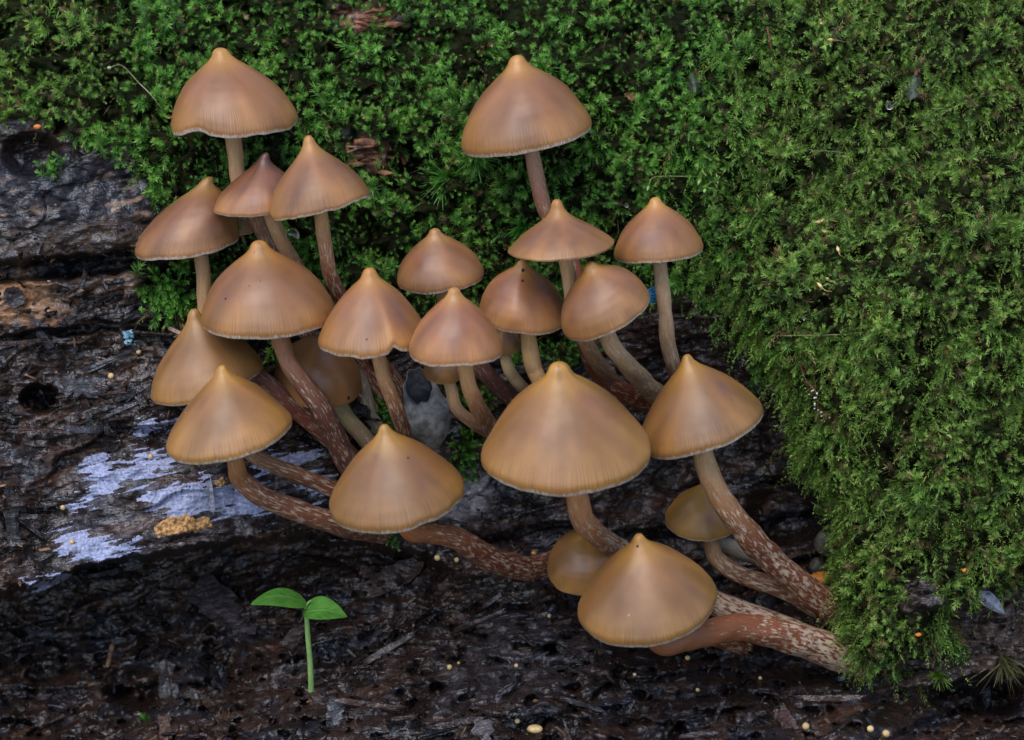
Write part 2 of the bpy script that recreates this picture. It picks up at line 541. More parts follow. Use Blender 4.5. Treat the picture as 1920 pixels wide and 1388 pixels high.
def make_stem():
    m, nt, b = mat('mushroom_stem')
    par = nd(nt, 'ShaderNodeSeparateXYZ', {0: attr(nt, 'par').outputs['Vector']})
    ang = math_(nt, 'MULTIPLY', par.outputs[0], 2 * math.pi)
    vec = nd(nt, 'ShaderNodeCombineXYZ', {0: math_(nt, 'COSINE', ang), 1: math_(nt, 'SINE', ang), 2: math_(nt, 'MULTIPLY', par.outputs[1], 0.62)}).outputs[0]
    obr = nd(nt, 'ShaderNodeObjectInfo').outputs['Random']
    vec = nd(nt, 'ShaderNodeVectorMath', {0: vec, 1: nd(nt, 'ShaderNodeCombineXYZ', {0: math_(nt, 'MULTIPLY', obr, 40), 1: math_(nt, 'MULTIPLY', obr, 17)}).outputs[0]}, operation='ADD').outputs[0]
    f1 = noise(nt, vec, 4.5, 3, 0.6)
    f2 = noise(nt, vec, 6.5, 5, 0.68)
    sq = nd(nt, 'ShaderNodeVectorMath', {0: vec, 1: (1, 1, 2.6)}, operation='MULTIPLY').outputs[0]
    f3 = noise(nt, sq, 3.0, 4, 0.66)
    a = attr(nt); col = a.outputs[0]; amt = a.outputs['Alpha']
    c = mixc(nt, mapr(nt, f1, 0.35, 0.7, 0, 0.4), col, mixc(nt, 1.0, col, (0.55, 0.42, 0.36), 'MULTIPLY'))
    fl = math_(nt, 'ADD', math_(nt, 'MULTIPLY', f2, 0.55), math_(nt, 'MULTIPLY', f3, 0.45))
    thr = math_(nt, 'ADD', fl, math_(nt, 'MULTIPLY', math_(nt, 'SUBTRACT', amt, 0.6), 0.11))
    fleck = mapr(nt, thr, 0.525, 0.615, 0, 0.9)
    c = mixc(nt, fleck, c, (0.58, 0.42, 0.28))
    nt.links.new(c, b.inputs['Base Color'])
    b.inputs['Roughness'].default_value = 0.5
    b.inputs['Specular IOR Level'].default_value = 0.4
    b.inputs['Subsurface Weight'].default_value = 0.12
    b.inputs['Subsurface Radius'].default_value = (1.0, 0.4, 0.15)
    b.inputs['Subsurface Scale'].default_value = 0.0015
    h = math_(nt, 'ADD', math_(nt, 'MULTIPLY', fleck, 0.8), math_(nt, 'MULTIPLY', f2, 0.9))
    bp = nd(nt, 'ShaderNodeBump', {'Height': h, 'Strength': 0.6, 'Distance': 0.0004})
    nt.links.new(bp.outputs[0], b.inputs['Normal'])
    return m


def plain(name, color, rough=0.5, spec=0.5, bump=0.0, scale=800, var=0.35, sss=0.0, usecol=False):
    m, nt, b = mat(name)
    co = objco(nt)
    n = noise(nt, co, scale, 3, 0.6)
    base = attr(nt).outputs[0] if usecol else color
    lo = mixc(nt, 1.0, base, (1 - var,) * 3, 'MULTIPLY'); hi = mixc(nt, 1.0, base, (1 + var,) * 3, 'MULTIPLY')
    nt.links.new(mixc(nt, mapr(nt, n, 0.3, 0.7), lo, hi), b.inputs['Base Color'])
    b.inputs['Roughness'].default_value = rough
    b.inputs['Specular IOR Level'].default_value = spec
    if sss:
        b.inputs['Subsurface Weight'].default_value = sss
        b.inputs['Subsurface Scale'].default_value = 0.001
    if bump:
        bp = nd(nt, 'ShaderNodeBump', {'Height': n, 'Strength': 0.8, 'Distance': bump})
        nt.links.new(bp.outputs[0], b.inputs['Normal'])
    return m


M_CAP = make_cap()
M_STEM = make_stem()
M_GILL = plain('mushroom_gills', (0.20, 0.10, 0.045), 0.7, 0.2, var=0.3)
M_CRUST = plain('pale_crust_fungus', (0.29, 0.31, 0.44), 0.75, 0.25, 0.0006, 1400, 0.35)
M_OCHRE = plain('ochre_crust', (0.42, 0.23, 0.09), 0.75, 0.25, 0.0008, 900, 0.6)
M_BLUE = plain('pale_blue_lichen', (0.30, 0.52, 0.62), 0.8, 0.2, 0.0004, 1200, 0.3)
M_SHELL = plain('weathered_husk', (0.24, 0.22, 0.195), 0.55, 0.4, 0.0006, 420, 0.5)
M_HOLLOW = plain('husk_inside', (0.10, 0.095, 0.10), 0.4, 0.5, 0.0005, 500, 0.5)
M_BALL = plain('slime_mould_ball', (0.55, 0.38, 0.17), 0.45, 0.4, 0.0002, 900, 0.25, 0.2)
M_THREAD = plain('moss_stalk', (0.3, 0.2, 0.08), 0.5, 0.4, usecol=True)
M_FEATHER = plain('blue_barb', (0.008, 0.10, 0.19), 0.25, 0.7, var=0.5)
M_BUTTON = plain('grey_button', (0.10, 0.085, 0.075), 0.5, 0.4, 0.0004, 500, 0.4)
M_SCALE = plain('bud_scale', (0.055, 0.062, 0.052), 0.5, 0.4, 0.0003, 700, 0.5)
M_WING = plain('grey_wing', (0.30, 0.30, 0.36), 0.3, 0.6, 0.0002, 600, 0.4)
M_RED = plain('red_rotten_wood', (0.20, 0.082, 0.042), 0.65, 0.3, 0.0012, 420, 0.65)
M_ORANGE = plain('orange_speck', (0.65, 0.20, 0.03), 0.5, 0.4, 0.0002, 900, 0.3)
M_SOIL = plain('forest_soil', (0.035, 0.026, 0.02), 0.8, 0.3, 0.01, 60, 0.6)


def make_leafmat():
    m, nt, b = mat('seedling_leaf')
    par = nd(nt, 'ShaderNodeSeparateXYZ', {0: attr(nt, 'par').outputs['Vector']})
    v = math_(nt, 'ABSOLUTE', par.outputs[1])
    vein = mapr(nt, v, 0.10, 0.0)
    side = math_(nt, 'SINE', math_(nt, 'MULTIPLY', math_(nt, 'SUBTRACT', par.outputs[0], math_(nt, 'MULTIPLY', v, 0.28)), 34))
    c = mixc(nt, mapr(nt, noise(nt, objco(nt), 300, 3), 0.3, 0.7), (0.075, 0.235, 0.03), (0.12, 0.33, 0.05))
    c = mixc(nt, math_(nt, 'MULTIPLY', vein, 0.6), c, (0.22, 0.46, 0.10))
    c = mixc(nt, mapr(nt, side, 0.82, 1.0, 0, 0.25), c, (0.2, 0.42, 0.10))
    nt.links.new(c, b.inputs['Base Color'])
    b.inputs['Roughness'].default_value = 0.4
    tr = nd(nt, 'ShaderNodeBsdfTranslucent', {'Color': mixc(nt, 1.0, c, (1.3, 1.3, 0.5), 'MULTIPLY')})
    mx = nd(nt, 'ShaderNodeMixShader', {0: 0.3, 1: b.outputs[0], 2: tr.outputs[0]})
    nt.links.new(mx.outputs[0], nt.nodes['Material Output'].inputs[0])
    bp = nd(nt, 'ShaderNodeBump', {'Height': math_(nt, 'SUBTRACT', math_(nt, 'MULTIPLY', side, 0.2), vein), 'Strength': 0.4, 'Distance': 0.0003})
    nt.links.new(bp.outputs[0], b.inputs['Normal'])
    return m


M_LEAF = make_leafmat()
M_SPROUT = plain('seedling_stem', (0.20, 0.33, 0.10), 0.4, 0.4, var=0.15, sss=0.2)
m_, nt_, b_ = mat('dew_water')
b_.inputs['Base Color'].default_value = (1, 1, 1, 1); b_.inputs['Roughness'].default_value = 0.0
b_.inputs['Transmission Weight'].default_value = 1.0; b_.inputs['IOR'].default_value = 1.33
M_DEW = m_

# ------------------------------------------------------------------ ground and log
gv = np.array([(x, y, 0.0) for y in np.linspace(-6, 6, 25) for x in np.linspace(-6, 6, 25)])
g = new_mesh('ground', gv, grid_faces(25, 25), M_SOIL)
g['kind'] = 'structure'


def axis_lines(lo, hi, step, far_lo, far_hi):
    core = np.arange(lo, hi + 0.1, step)
    a = [lo]; s = step
    while a[-1] > far_lo: s *= 1.25; a.append(a[-1] - s)
    b = [core[-1]]; s = step
    while b[-1] < far_hi: s *= 1.25; b.append(b[-1] + s)
    return np.concatenate([np.array(a[:0:-1]), core, np.array(b[1:])])


GX = axis_lines(-60, 1980, 3.0, -3200, 5100)
GY = axis_lines(-60, 1450, 3.0, -1000, 2500)
gpx, gpy = np.meshgrid(GX, GY)
GD = full_depth(gpx, gpy)
GM = moss_mask(gpx, gpy)


def surf_depth(px, py):
    """bilinear lookup of the built surface"""
    px = np.asarray(px, float); py = np.asarray(py, float)
    i = np.clip(np.searchsorted(GX, px) - 1, 0, len(GX) - 2); j = np.clip(np.searchsorted(GY, py) - 1, 0, len(GY) - 2)
    u = (px - GX[i]) / (GX[i + 1] - GX[i]); v = (py - GY[j]) / (GY[j + 1] - GY[j])
    return (GD[j, i] * (1 - u) + GD[j, i + 1] * u) * (1 - v) + (GD[j + 1, i] * (1 - u) + GD[j + 1, i + 1] * u) * v


def surf_normal(px, py, e=9.0):
    a = P(px + e, py, surf_depth(px + e, py)) - P(px - e, py, surf_depth(px - e, py))
    b = P(px, py - e, surf_depth(px, py - e)) - P(px, py + e, surf_depth(px, py + e))
    return nrm(np.cross(a, b))


def wood_colour(px, py):
    gu, gvv = grain(px, py)
    c = np.empty(px.shape + (3,)); c[:] = (0.0225, 0.0135, 0.0098)
    big = fbm(px / 140, py / 90, 3, 201)
    c *= (1 + 0.7 * np.clip(big, -0.8, 1.2))[..., None]
    sky_sheen = sstep(0.1, 0.6, fbm(gu / 110, gvv / 50, 3, 215))[..., None]  # bluish sky sheen on the wet wood, painted into its colour in patches
    c = c * (1 - 0.8 * sky_sheen) + np.array([0.018, 0.0185, 0.024]) * 0.8 * sky_sheen
    red = sstep(0.25, 0.8, fbm(gu / 180, gvv / 40, 3, 211))[..., None]
    c = c * (1 - red) + np.array([0.050, 0.027, 0.018]) * red

    def blend(mask, colr):
        nonlocal c
        mm = np.clip(mask, 0, 1)[..., None]
        c = c * (1 - mm) + np.array(colr) * mm

    # blue-black smooth face with tan worn streaks
    f = sstep(-20, 30, sdf_poly(px, py, [(-900, 290), (120, 290), (300, 310), (300, 400), (130, 430), (-900, 440)]))
    blend(f * 0.9, (0.013, 0.0135, 0.018))
    tan = sstep(0.30, 0.62, fbm(gu / 50, gvv / 16, 3, 221) + 0.12)
    t2 = np.maximum(sstep(-14, 22, sdf_poly(px, py, [(-600, 395), (80, 388), (110, 405), (60, 425), (-600, 430)])), 0)
    t2 = np.maximum(t2, sstep(-12, 16, sdf_poly(px, py, [(150, 375), (250, 330), (300, 380), (280, 410), (200, 420)])))
    t2 = np.maximum(t2, sstep(-10, 16, sdf_poly(px, py, [(160, 320), (215, 300), (210, 330), (170, 345)])))
    t2 = np.maximum(t2, sstep(-10, 16, sdf_poly(px, py, [(0, 335), (60, 340), (50, 365), (0, 360)])))
    blend(t2 * tan * 0.85, (0.22, 0.145, 0.095))
    f = sstep(-25, 30, sdf_poly(px, py, [(-700, 420), (60, 430), (260, 430), (270, 470), (130, 480), (-700, 490)]))
    blend(f * 0.6, (0.085, 0.066, 0.05))
    # light brown crumbling block
    f = sstep(-16, 20, sdf_poly(px, py, [(-700, 505), (60, 508), (95, 545), (130, 570), (100, 600), (40, 605), (-700, 590)]) + 16 * fbm(px / 22, py / 18, 3, 231))
    blend(f * 0.95, (0.27, 0.145, 0.07))
    f = sstep(-14, 14, sdf_poly(px, py, [(160, 525), (270, 495), (280, 545), (200, 560)]) + 14 * fbm(px / 16, py / 14, 3, 232))
    blend(f * 0.6, (0.16, 0.10, 0.065))
    # crumbs of tan wood
    f = sstep(-30, 40, sdf_poly(px, py, [(170, 650), (290, 640), (310, 740), (220, 780), (160, 740)])) * sstep(0.35, 0.7, fbm(px / 9, py / 8, 2, 241))
    blend(f * 0.8, (0.22, 0.13, 0.07))
    # grey film of mould under the middle cap
    f = sstep(-16, 26, sdf_poly(px, py, [(838, 905), (900, 880), (930, 925), (890, 975), (830, 985), (800, 960)]) + 18 * fbm(px / 24, py / 20, 3, 251))
    blend(f * 0.75, (0.27, 0.25, 0.255))
    # faint lilac bloom along the ledge, so that the crust does not sit on black
    f = sstep(-30, 40, sdf_poly(px, py, [(150, 880), (300, 850), (560, 880), (610, 930), (480, 985), (230, 1040), (110, 1050)]))
    blend(f * 0.45 * sstep(-0.2, 0.7, fbm(gu / 60, gvv / 14, 3, 261)), (0.14, 0.135, 0.165))
    # brown wood at the foot of the moss
    f = sstep(-20, 40, sdf_poly(px, py, [(1660, 1150), (1800, 1100), (2600, 1080), (2600, 1270), (1850, 1270), (1640, 1290)]))
    blend(f * 0.7, (0.085, 0.062, 0.05))
    # paler plank low down
    f = sstep(-20, 30, sdf_poly(px, py, [(820, 1270), (920, 1160), (1080, 1150), (1130, 1240), (1060, 1290), (820, 1340)]))
    blend(f * 0.6, (0.040, 0.034, 0.036))
    # under the moss: dark humus, and reddish rotten wood where the moss is worn off
    mo = sstep(-10, 18, moss_mask(px, py))
    blend(mo * 0.92, (0.012, 0.016, 0.006))
    for pl in BARE[:2]:
        f = sstep(-14, 10, sdf_poly(px, py, pl) + 14 * fbm(px / 20, py / 20, 3, 271))
        blend(f * 0.85 * sstep(-0.5, 0.4, fbm(px / 14, py / 12, 2, 272)), (0.22, 0.09, 0.045))
    return c


GC = wood_colour(gpx, gpy)
log_root = thing('rotten_log', 'dark wet rotten log with crumbling wood, half covered in green moss', 'log', (0, 0, 0))
log_v = P(gpx, gpy, GD).reshape(-1, 3)
log_v[:, 2] = np.maximum(log_v[:, 2], -0.03)
wood = part('wood_body', log_v, grid_faces(len(GY), len(GX), flip=True), M_WOOD, log_root, col=np.concatenate([GC, sstep(-10, 18, GM)[..., None]], -1).reshape(-1, 4))


# crusts: thin sheets lying on the wood, cut from the same surface
def crust(name, label, polys, thr, colr_mat, lift=0.35, scale=(34, 9), cat='fungus', soft=26.0, amp=1.1):
    allp = np.vstack([np.asarray(p) for p in polys])
    x0, y0 = allp.min(0) - 30; x1, y1 = allp.max(0) + 30
    xs = np.arange(x0, x1, 1.4); ys = np.arange(y0, y1, 1.4)
    X, Y = np.meshgrid(xs, ys)
    gu, gvv = grain(X, Y)
    s = np.full(X.shape, -1e9)
    for p in polys: s = np.maximum(s, sdf_poly(X, Y, p))
    val = np.clip(s / soft, -1.5, 1.0) + amp * fbm(gu / scale[0], gvv / scale[1], 4, 301, 0.6) + thr
    keep = val > 0
    fk = keep[:-1, :-1] & keep[1:, :-1] & keep[:-1, 1:] & keep[1:, 1:]
    D = surf_depth(X, Y) + lift * np.clip(val * 1.6, 0.25, 1) * (0.8 + 0.5 * fbm(X / 8, Y / 8, 2, 305))
    V = P(X, Y, D).reshape(-1, 3)
    fc = grid_faces(len(ys), len(xs), flip=True)[fk.ravel()]
    used = np.unique(fc); remap = np.zeros(len(V), int); remap[used] = np.arange(len(used))
    fc = remap[fc]; V = V[used]
    # thickness: a skirt reaching down into the wood round every edge
    e = np.concatenate([fc[:, [0, 1]], fc[:, [1, 2]], fc[:, [2, 3]], fc[:, [3, 0]]])
    key = np.sort(e, 1); kk = key[:, 0] * len(V) + key[:, 1]
    _, idx, cnt = np.unique(kk, return_index=True, return_counts=True)
    be = e[idx[cnt == 1]]
    low = V + np.array(F) * 0.0009
    skirt = np.stack([be[:, 0], be[:, 0] + len(V), be[:, 1] + len(V), be[:, 1]], -1)
    ob = new_mesh(name, np.vstack([V, low]), np.vstack([fc, skirt]), colr_mat)
    tag(ob, label, cat)
    return ob


crust('crust_fungus', 'pale lilac crust fungus spread ragged along the ledge of dark wood',
      [[(160, 870), (195, 850), (215, 880), (260, 850), (325, 865), (320, 885), (240, 905), (180, 930), (130, 970), (120, 960), (190, 920)],
       [(270, 925), (380, 905), (480, 915), (520, 945), (500, 965), (420, 958), (330, 965), (290, 960)],
       [(110, 1010), (150, 1000), (200, 1020), (255, 1025), (240, 1042), (160, 1052), (115, 1040)],
       [(560, 905), (600, 890), (625, 920), (600, 930)], [(480, 870), (570, 842), (600, 850), (540, 880), (490, 885)]], 0.26, M_CRUST, 0.20, (64, 9), amp=0.9)
crust('crust_fungus', 'small pale lilac crust patch on dark wood above the long ledge crust', [[(240, 812), (275, 790), (300, 785), (330, 795), (300, 805), (262, 815)]], 0.4, M_CRUST, soft=14)
crust('crust_fungus', 'narrow pale lilac crust strip at the low end of the ledge', [[(45, 1090), (80, 1085), (112, 1075), (128, 1080), (90, 1102), (60, 1100)]], 0.4, M_CRUST, soft=12)
crust('ochre_crust', 'ochre orange crust patch with pale rim below the lilac crust', [[(288, 990), (310, 972), (345, 966), (395, 970), (398, 990), (350, 1000), (300, 1010)]], 0.15, M_OCHRE, 0.9, (16, 14), soft=9, amp=0.6)
crust('ochre_crust', 'tiny ochre crust spot inside the lilac crust beside a stem', [[(403, 905), (420, 898), (428, 905), (415, 912)]], 0.45, M_OCHRE, 0.7, (12, 10), soft=8)
crust('blue_lichen', 'small pale blue lichen flake standing on bare dark wood', [[(233, 622), (246, 618), (252, 628), (244, 634), (253, 645), (240, 648), (235, 636)]], 0.25, M_BLUE, 2.0, (8, 7), 'lichen', soft=6)

# red rotten wood chunks showing through the moss
for cx, cy_, rx, ry, lab in ((682, 34, 46, 17, 'crumbly red-brown rotten wood showing at the very top of the moss'), (694, 290, 38, 22, 'crumbly red-brown rotten wood in the moss behind a pointed cap')):
    root = thing('rotten_wood_chunk', lab, 'wood', P(cx, cy_, float(surf_depth(cx, cy_))))
    for k in range(20):
        qx = cx + rng.normal(0, 0.5) * rx; qy = cy_ + rng.normal(0, 0.5) * ry
        s = rng.uniform(0.0005, 0.0016)
        cpt = P(qx, qy, float(surf_depth(qx, qy)) + rng.uniform(-0.4, 1.2))
        dirs = nrm(rng.normal(size=(14, 3))) * np.array([2.3, 0.8, 0.6]) * s * rng.uniform(0.6, 1.1, (14, 1))
        import bmesh
        bm = bmesh.new()
        for d in dirs: bm.verts.new(Vector(d + cpt))
        bmesh.ops.convex_hull(bm, input=bm.verts)
        bmesh.ops.delete(bm, geom=[v for v in bm.verts if not v.link_faces], context='VERTS')
        bmesh.ops.triangulate(bm, faces=bm.faces)
        bm.verts.index_update()
        vv = np.array([v.co[:] for v in bm.verts]); ff = np.array([[v.index for v in f.verts] for f in bm.faces])
        bm.free()
        part('crumb', vv, ff, M_RED, root, smooth=False)


# ------------------------------------------------------------------ mushrooms
M_SPECK = plain('dark_speck', (0.03, 0.02, 0.016), 0.6, 0.3)


def ball(c, r, n=16, mth=10, sq=(1, 1, 1)):
    th = np.linspace(0, 2 * np.pi, n, endpoint=False); ph_ = np.linspace(0.03, np.pi - 0.03, mth)
    PH, TH = np.meshgrid(ph_, th, indexing='ij')
    v = np.stack([np.sin(PH) * np.cos(TH) * sq[0], np.sin(PH) * np.sin(TH) * sq[1], np.cos(PH) * sq[2]], -1) * r
    f = grid_faces(mth, n, True, True)
    caps = np.array([[0, k, (k + 1) % n] for k in range(1, n - 1)]); o = (mth - 1) * n
    caps2 = np.array([[o, o + (k + 1) % n, o + k] for k in range(1, n - 1)])
    return np.asarray(c) + v.reshape(-1, 3), [f, np.vstack([caps, caps2])]


PROFILES = {   # (fraction of the height below the tip, fraction of the radius)
    'bell': [(0, 0), (.010, .065), (.045, .118), (.11, .152), (.19, .235), (.30, .41), (.42, .58), (.54, .72), (.67, .83), (.80, .91), (.92, .975), (1, 1)],
    'cone': [(0, 0), (.010, .065), (.045, .112), (.10, .14), (.155, .175), (.21, .242), (.27, .335), (.36, .46), (.46, .58), (.58, .69), (.70, .79), (.82, .88), (.93, .955), (1, 1)],
    'point': [(0, 0), (.012, .048), (.05, .078), (.11, .112), (.20, .20), (.29, .325), (.37, .435), (.47, .56), (.58, .675), (.72, .80), (.87, .92), (1, 1)],
    'flare': [(0, 0), (.012, .055), (.06, .105), (.135, .135), (.21, .195), (.30, .305), (.46, .54), (.58, .69), (.70, .82), (.85, .93), (1, 1)],
    'wide': [(0, 0), (.015, .06), (.08, .10), (.19, .125), (.29, .175), (.38, .255), (.48, .38), (.57, .51), (.66, .64), (.77, .775), (.89, .905), (1, 1)],
    'hook': [(0, 0), (.012, .07), (.05, .12), (.11, .155), (.18, .24), (.28, .42), (.40, .60), (.54, .76), (.70, .885), (.85, .96), (1, 1)],
    'dome': [(0, 0), (.01, .09), (.04, .19), (.10, .33), (.20, .52), (.33, .69), (.48, .82), (.64, .91), (.80, .965), (.92, .99), (1, 1)],
}
UPC = np.array([0, math.cos(PITCH), math.sin(PITCH)])     # world up in (right, picture-up, towards camera)
CAPS = []


def cam2world(v):
    return v[..., 0:1] * R + v[..., 1:2] * U - v[..., 2:3] * F


def smooth_profile(name, n):
    p = np.array(PROFILES[name])
    s = np.linspace(0, len(p) - 1, n * 6)
    q = np.stack([np.interp(s, np.arange(len(p)), p[:, 0]), np.interp(s, np.arange(len(p)), p[:, 1])], -1)
    k = np.hanning(11); k /= k.sum()
    qq = np.stack([np.convolve(np.pad(q[:, i], 5, mode='edge' if False else 'reflect', reflect_type='odd'), k, 'valid') for i in (0, 1)], -1)
    qq[0] = (qq[0, 0], 0)
    qq[:, 1] = np.maximum(qq[:, 1], 0)
    L = np.concatenate([[0], np.cumsum(np.linalg.norm(np.diff(qq, axis=0), axis=1))]); L /= L[-1]
    t = np.linspace(0, 1, n) ** 1.12
    return np.stack([np.interp(t, L, qq[:, 0]), np.interp(t, L, qq[:, 1])], -1)


def mushroom(label, T, L, Rr, B, D, stem, prof='bell', tip=(0.44, 0.215, 0.055), mid=(0.30, 0.128, 0.048), rim=(0.36, 0.165, 0.052), wave=0.022, notch=None,
             rpx=(14, 18), top=(0.52, 0.29, 0.125), bot=(0.175, 0.046, 0.019), fleck=(0.5, 0.95), stemcol=0.45, fold=None, seed=0, shexp=1.3, specks=()):
    T, L, Rr, B = (np.array(v, float) for v in (T, L, Rr, B))
    C = (L + Rr) / 2
    rad = np.linalg.norm(Rr - L) / 2
    roll = math.atan2(-(Rr - L)[1], (Rr - L)[0])
    perp = np.array([-math.sin(roll), math.cos(roll)])            # picture-up direction of the axis (y up)
    drop = (B[1] - (C[1] + 0.0)) / rad
    ext = {'wide': 0.06, 'flare': 0.09, 'dome': 0.10}.get(prof, 0.13)       # how far the margin hangs below the widest line
    hp = np.linalg.norm(T - C)
    pit = math.asin(min(max((drop - 0.85 * ext * hp / rad) * 0.92, 0.14), 0.60))
    ax = np.array([perp[0] * math.cos(pit), perp[1] * math.cos(pit), math.sin(pit)])
    rgt = np.array([math.cos(roll), math.sin(roll), 0.0])
    fwd = np.cross(rgt, ax)                                       # points towards the camera, downwards
    m = mpp(D) * 1.0
    tc = np.array([T[0] - C[0], -(T[1] - C[1])])
    h = float(tc @ perp) / math.cos(pit)
    shear = float(tc @ rgt[:2])
    nr, nth = 40, 144
    rs = np.random.default_rng(100 + seed)
    q = smooth_profile(prof, nr)
    # rolled edge: continues a little below the widest line, then turns in
    t = np.concatenate([q[:, 0], 1 + ext * np.array([0.25, 0.5, 0.75, 0.93, 1.0, 1.0, 0.9])])
    r = np.concatenate([q[:, 1], [1.008, 1.008, 1.0, 0.989, 0.980, 0.962, 0.94]])
    vpar = np.concatenate([np.linspace(0, 0.87, nr), [0.90, 0.93, 0.96, 0.982, 0.995, 1.0, 1.0]])
    th = np.linspace(0, 2 * np.pi, nth, endpoint=False)
    TT, TH = np.meshgrid(t, th, indexing='ij'); RR = np.repeat(r[:, None], nth, 1)
    ph = rs.uniform(0, 6.28, 6); amp = rs.uniform(0.4, 1, 6)
    w = sum(a * np.sin(k * TH + p) / k ** 0.55 for k, p, a in zip((2, 3, 5, 8, 13, 21), ph, amp))
    edge_w = np.clip((RR - 0.35) / 0.65, 0, 1) ** 2
    RR2 = RR * (1 + 0.35 * wave * w * edge_w)
    TT2 = TT + wave * 0.9 * w * edge_w
    fine = perlin(np.cos(TH) * 22 + seed, np.sin(TH) * 22, 7)
    TT2 = TT2 + 0.006 * fine * np.clip((RR - 0.9) / 0.1, 0, 1)
    if notch:
        for (az, dep, wid) in notch:
            dth = np.abs((TH - math.radians(az) + np.pi) % (2 * np.pi) - np.pi)
            gsn = np.exp(-(dth / math.radians(wid)) ** 2)
            TT2 = TT2 - dep * gsn * np.clip((RR - 0.45) / 0.55, 0, 1) ** 2.2
            RR2 = RR2 * (1 - 0.25 * dep * gsn * np.clip((RR - 0.5) / 0.5, 0, 1) ** 2)
    if fold:
        for (az, dep, wid) in fold:                                # a radial ridge or groove
            dth = np.abs((TH - math.radians(az) + np.pi) % (2 * np.pi) - np.pi)
            RR2 = RR2 * (1 + dep * np.exp(-(dth / math.radians(wid)) ** 2) * np.sin(np.clip(TT, 0, 1) * np.pi) ** 0.7)
    # lumpy, hand-grown surface
    RR2 = RR2 * (1 + 0.02 * perlin(np.cos(TH) * 1.6 + seed * 5.3, np.sin(TH) * 1.6 + TT * 2.2, 8) * sstep(0.05, 0.3, TT))
    hh = (1 - TT2) * h
    sh = shear * np.clip(1 - TT, 0, 1) ** shexp
    loc = (RR2 * rad * np.cos(TH) + sh)[..., None] * rgt + (RR2 * rad * np.sin(TH))[..., None] * fwd + hh[..., None] * ax
    origin = P(C[0], C[1], D)
    V = origin + cam2world(loc) * m
    nt_rows = len(t)
    # colour of the skin
    vb = np.repeat(vpar[:, None], nth, 1)
    n1 = fbm(np.cos(TH) * 1.3 + seed * 2.7, np.sin(TH) * 1.3 + vb * 1.5, 3, 9)
    a1 = sstep(0.10, 0.44, vb + 0.08 * n1)[..., None]; a2 = sstep(0.55, 0.92, vb + 0.12 * n1)[..., None]
    c = np.array(tip) * (1 - a1) + np.array(mid) * a1
    c = c * (1 - a2) + np.array(rim) * a2
    for k in range(rs.integers(1, 4)):                             # bruised, soaked patches in the skin
        sth, sv, sw = rs.uniform(0.3, 2.84), rs.uniform(0.3, 0.75), rs.uniform(0.03, 0.12)
        dth = np.abs((TH - sth + np.pi) % (2 * np.pi) - np.pi) * vb
        gs = np.exp(-((dth / 1.4) ** 2 + (vb - sv) ** 2) / sw ** 2)[..., None] * rs.uniform(0.25, 0.6)
        c = c * (1 - gs) + np.array([0.17, 0.068, 0.045]) * gs
    c = c * (1 + 0.30 * n1[..., None]) * (1 + 0.07 * rs.normal())
    par = np.stack([np.repeat((th / (2 * np.pi))[None], nt_rows, 0), vb, np.full_like(vb, seed * 3.7)], -1)
    faces = grid_faces(nt_rows, nth, True)
    root_pos = None
    # ---- stem, from inside the cap down to its foot
    pts = []
    ctr0 = origin + cam2world((ax * h * 0.42 + rgt * shear * 0.35)[None])[0] * m
    pts.append(ctr0)
    n_st = len(stem)
    for k, s in enumerate(stem):
        if s[2] is None:
            dd = float(surf_depth(s[0], s[1])) - 1.5
        else:
            dd = s[2]
        pts.append(P(s[0], s[1], dd))
    path = catmull(np.array(pts), 16 + 9 * len(pts))
    foot = path[-1]
    e = thing('mushroom', label, 'mushroom', foot, 'brown mushrooms growing from the log')
    part('cap', V.reshape(-1, 3), faces, M_CAP, e, col=c.reshape(-1, 3), uv=par.reshape(-1, 3))
    # ---- gills
    ng = 150
    tg = np.linspace(0, 2 * np.pi, ng * 2, endpoint=False)
    rows = []
    last = loc[-1]
    lx = np.interp(tg, np.append(th, 2 * np.pi), np.append(last[:, 0], last[0, 0])); ly = np.interp(tg, np.append(th, 2 * np.pi), np.append(last[:, 1], last[0, 1])); lz = np.interp(tg, np.append(th, 2 * np.pi), np.append(last[:, 2], last[0, 2]))
    rimp = np.stack([lx, ly, lz], -1)
    cen = ax * h * 0.45 + rgt * shear * 0.3
    zig = np.where(np.arange(ng * 2) % 2 == 0, 1.0, 0.0)
    for f, dz in ((0.0, 0.0), (0.12, 0.05), (0.4, 0.10), (0.7, 0.10), (0.9, 0.02)):
        pnt = rimp * (1 - f) + cen * f
        rows.append(pnt - ax * (zig * dz * h * 0.6)[:, None] + ax * (0.10 * h * math.sin(math.pi * min(f * 1.1, 1))))
    gvv = origin + cam2world(np.array(rows)) * m
    part('gills', gvv.reshape(-1, 3), grid_faces(len(rows), ng * 2, True, True), M_GILL, e, smooth=False)
    # ---- stem mesh
    n = len(path); s = np.linspace(0, 1, n)
    Dm = np.interp(s, np.linspace(0, 1, len(pts)), [D] + [D if q_[2] is None else q_[2] for q_ in stem])
    rpix = np.interp(s, np.linspace(0, 1, len(rpx)), rpx)
    rr = rpix * mpp(Dm)
    tv, tf, tu = tube(path, rr, 22, 0.14, seed)
    ss = sstep(stemcol - 0.3, stemcol + 0.25, np.append(np.repeat(s, 22), [0, 1]))
    sc_ = np.array(top)[None] * (1 - ss[:, None]) + np.array(bot)[None] * ss[:, None]
    al = fleck[0] * (1 - ss) + fleck[1] * ss
    part('stem', tv, tf, M_STEM, e, col=np.hstack([sc_, al[:, None]]), uv=tu)
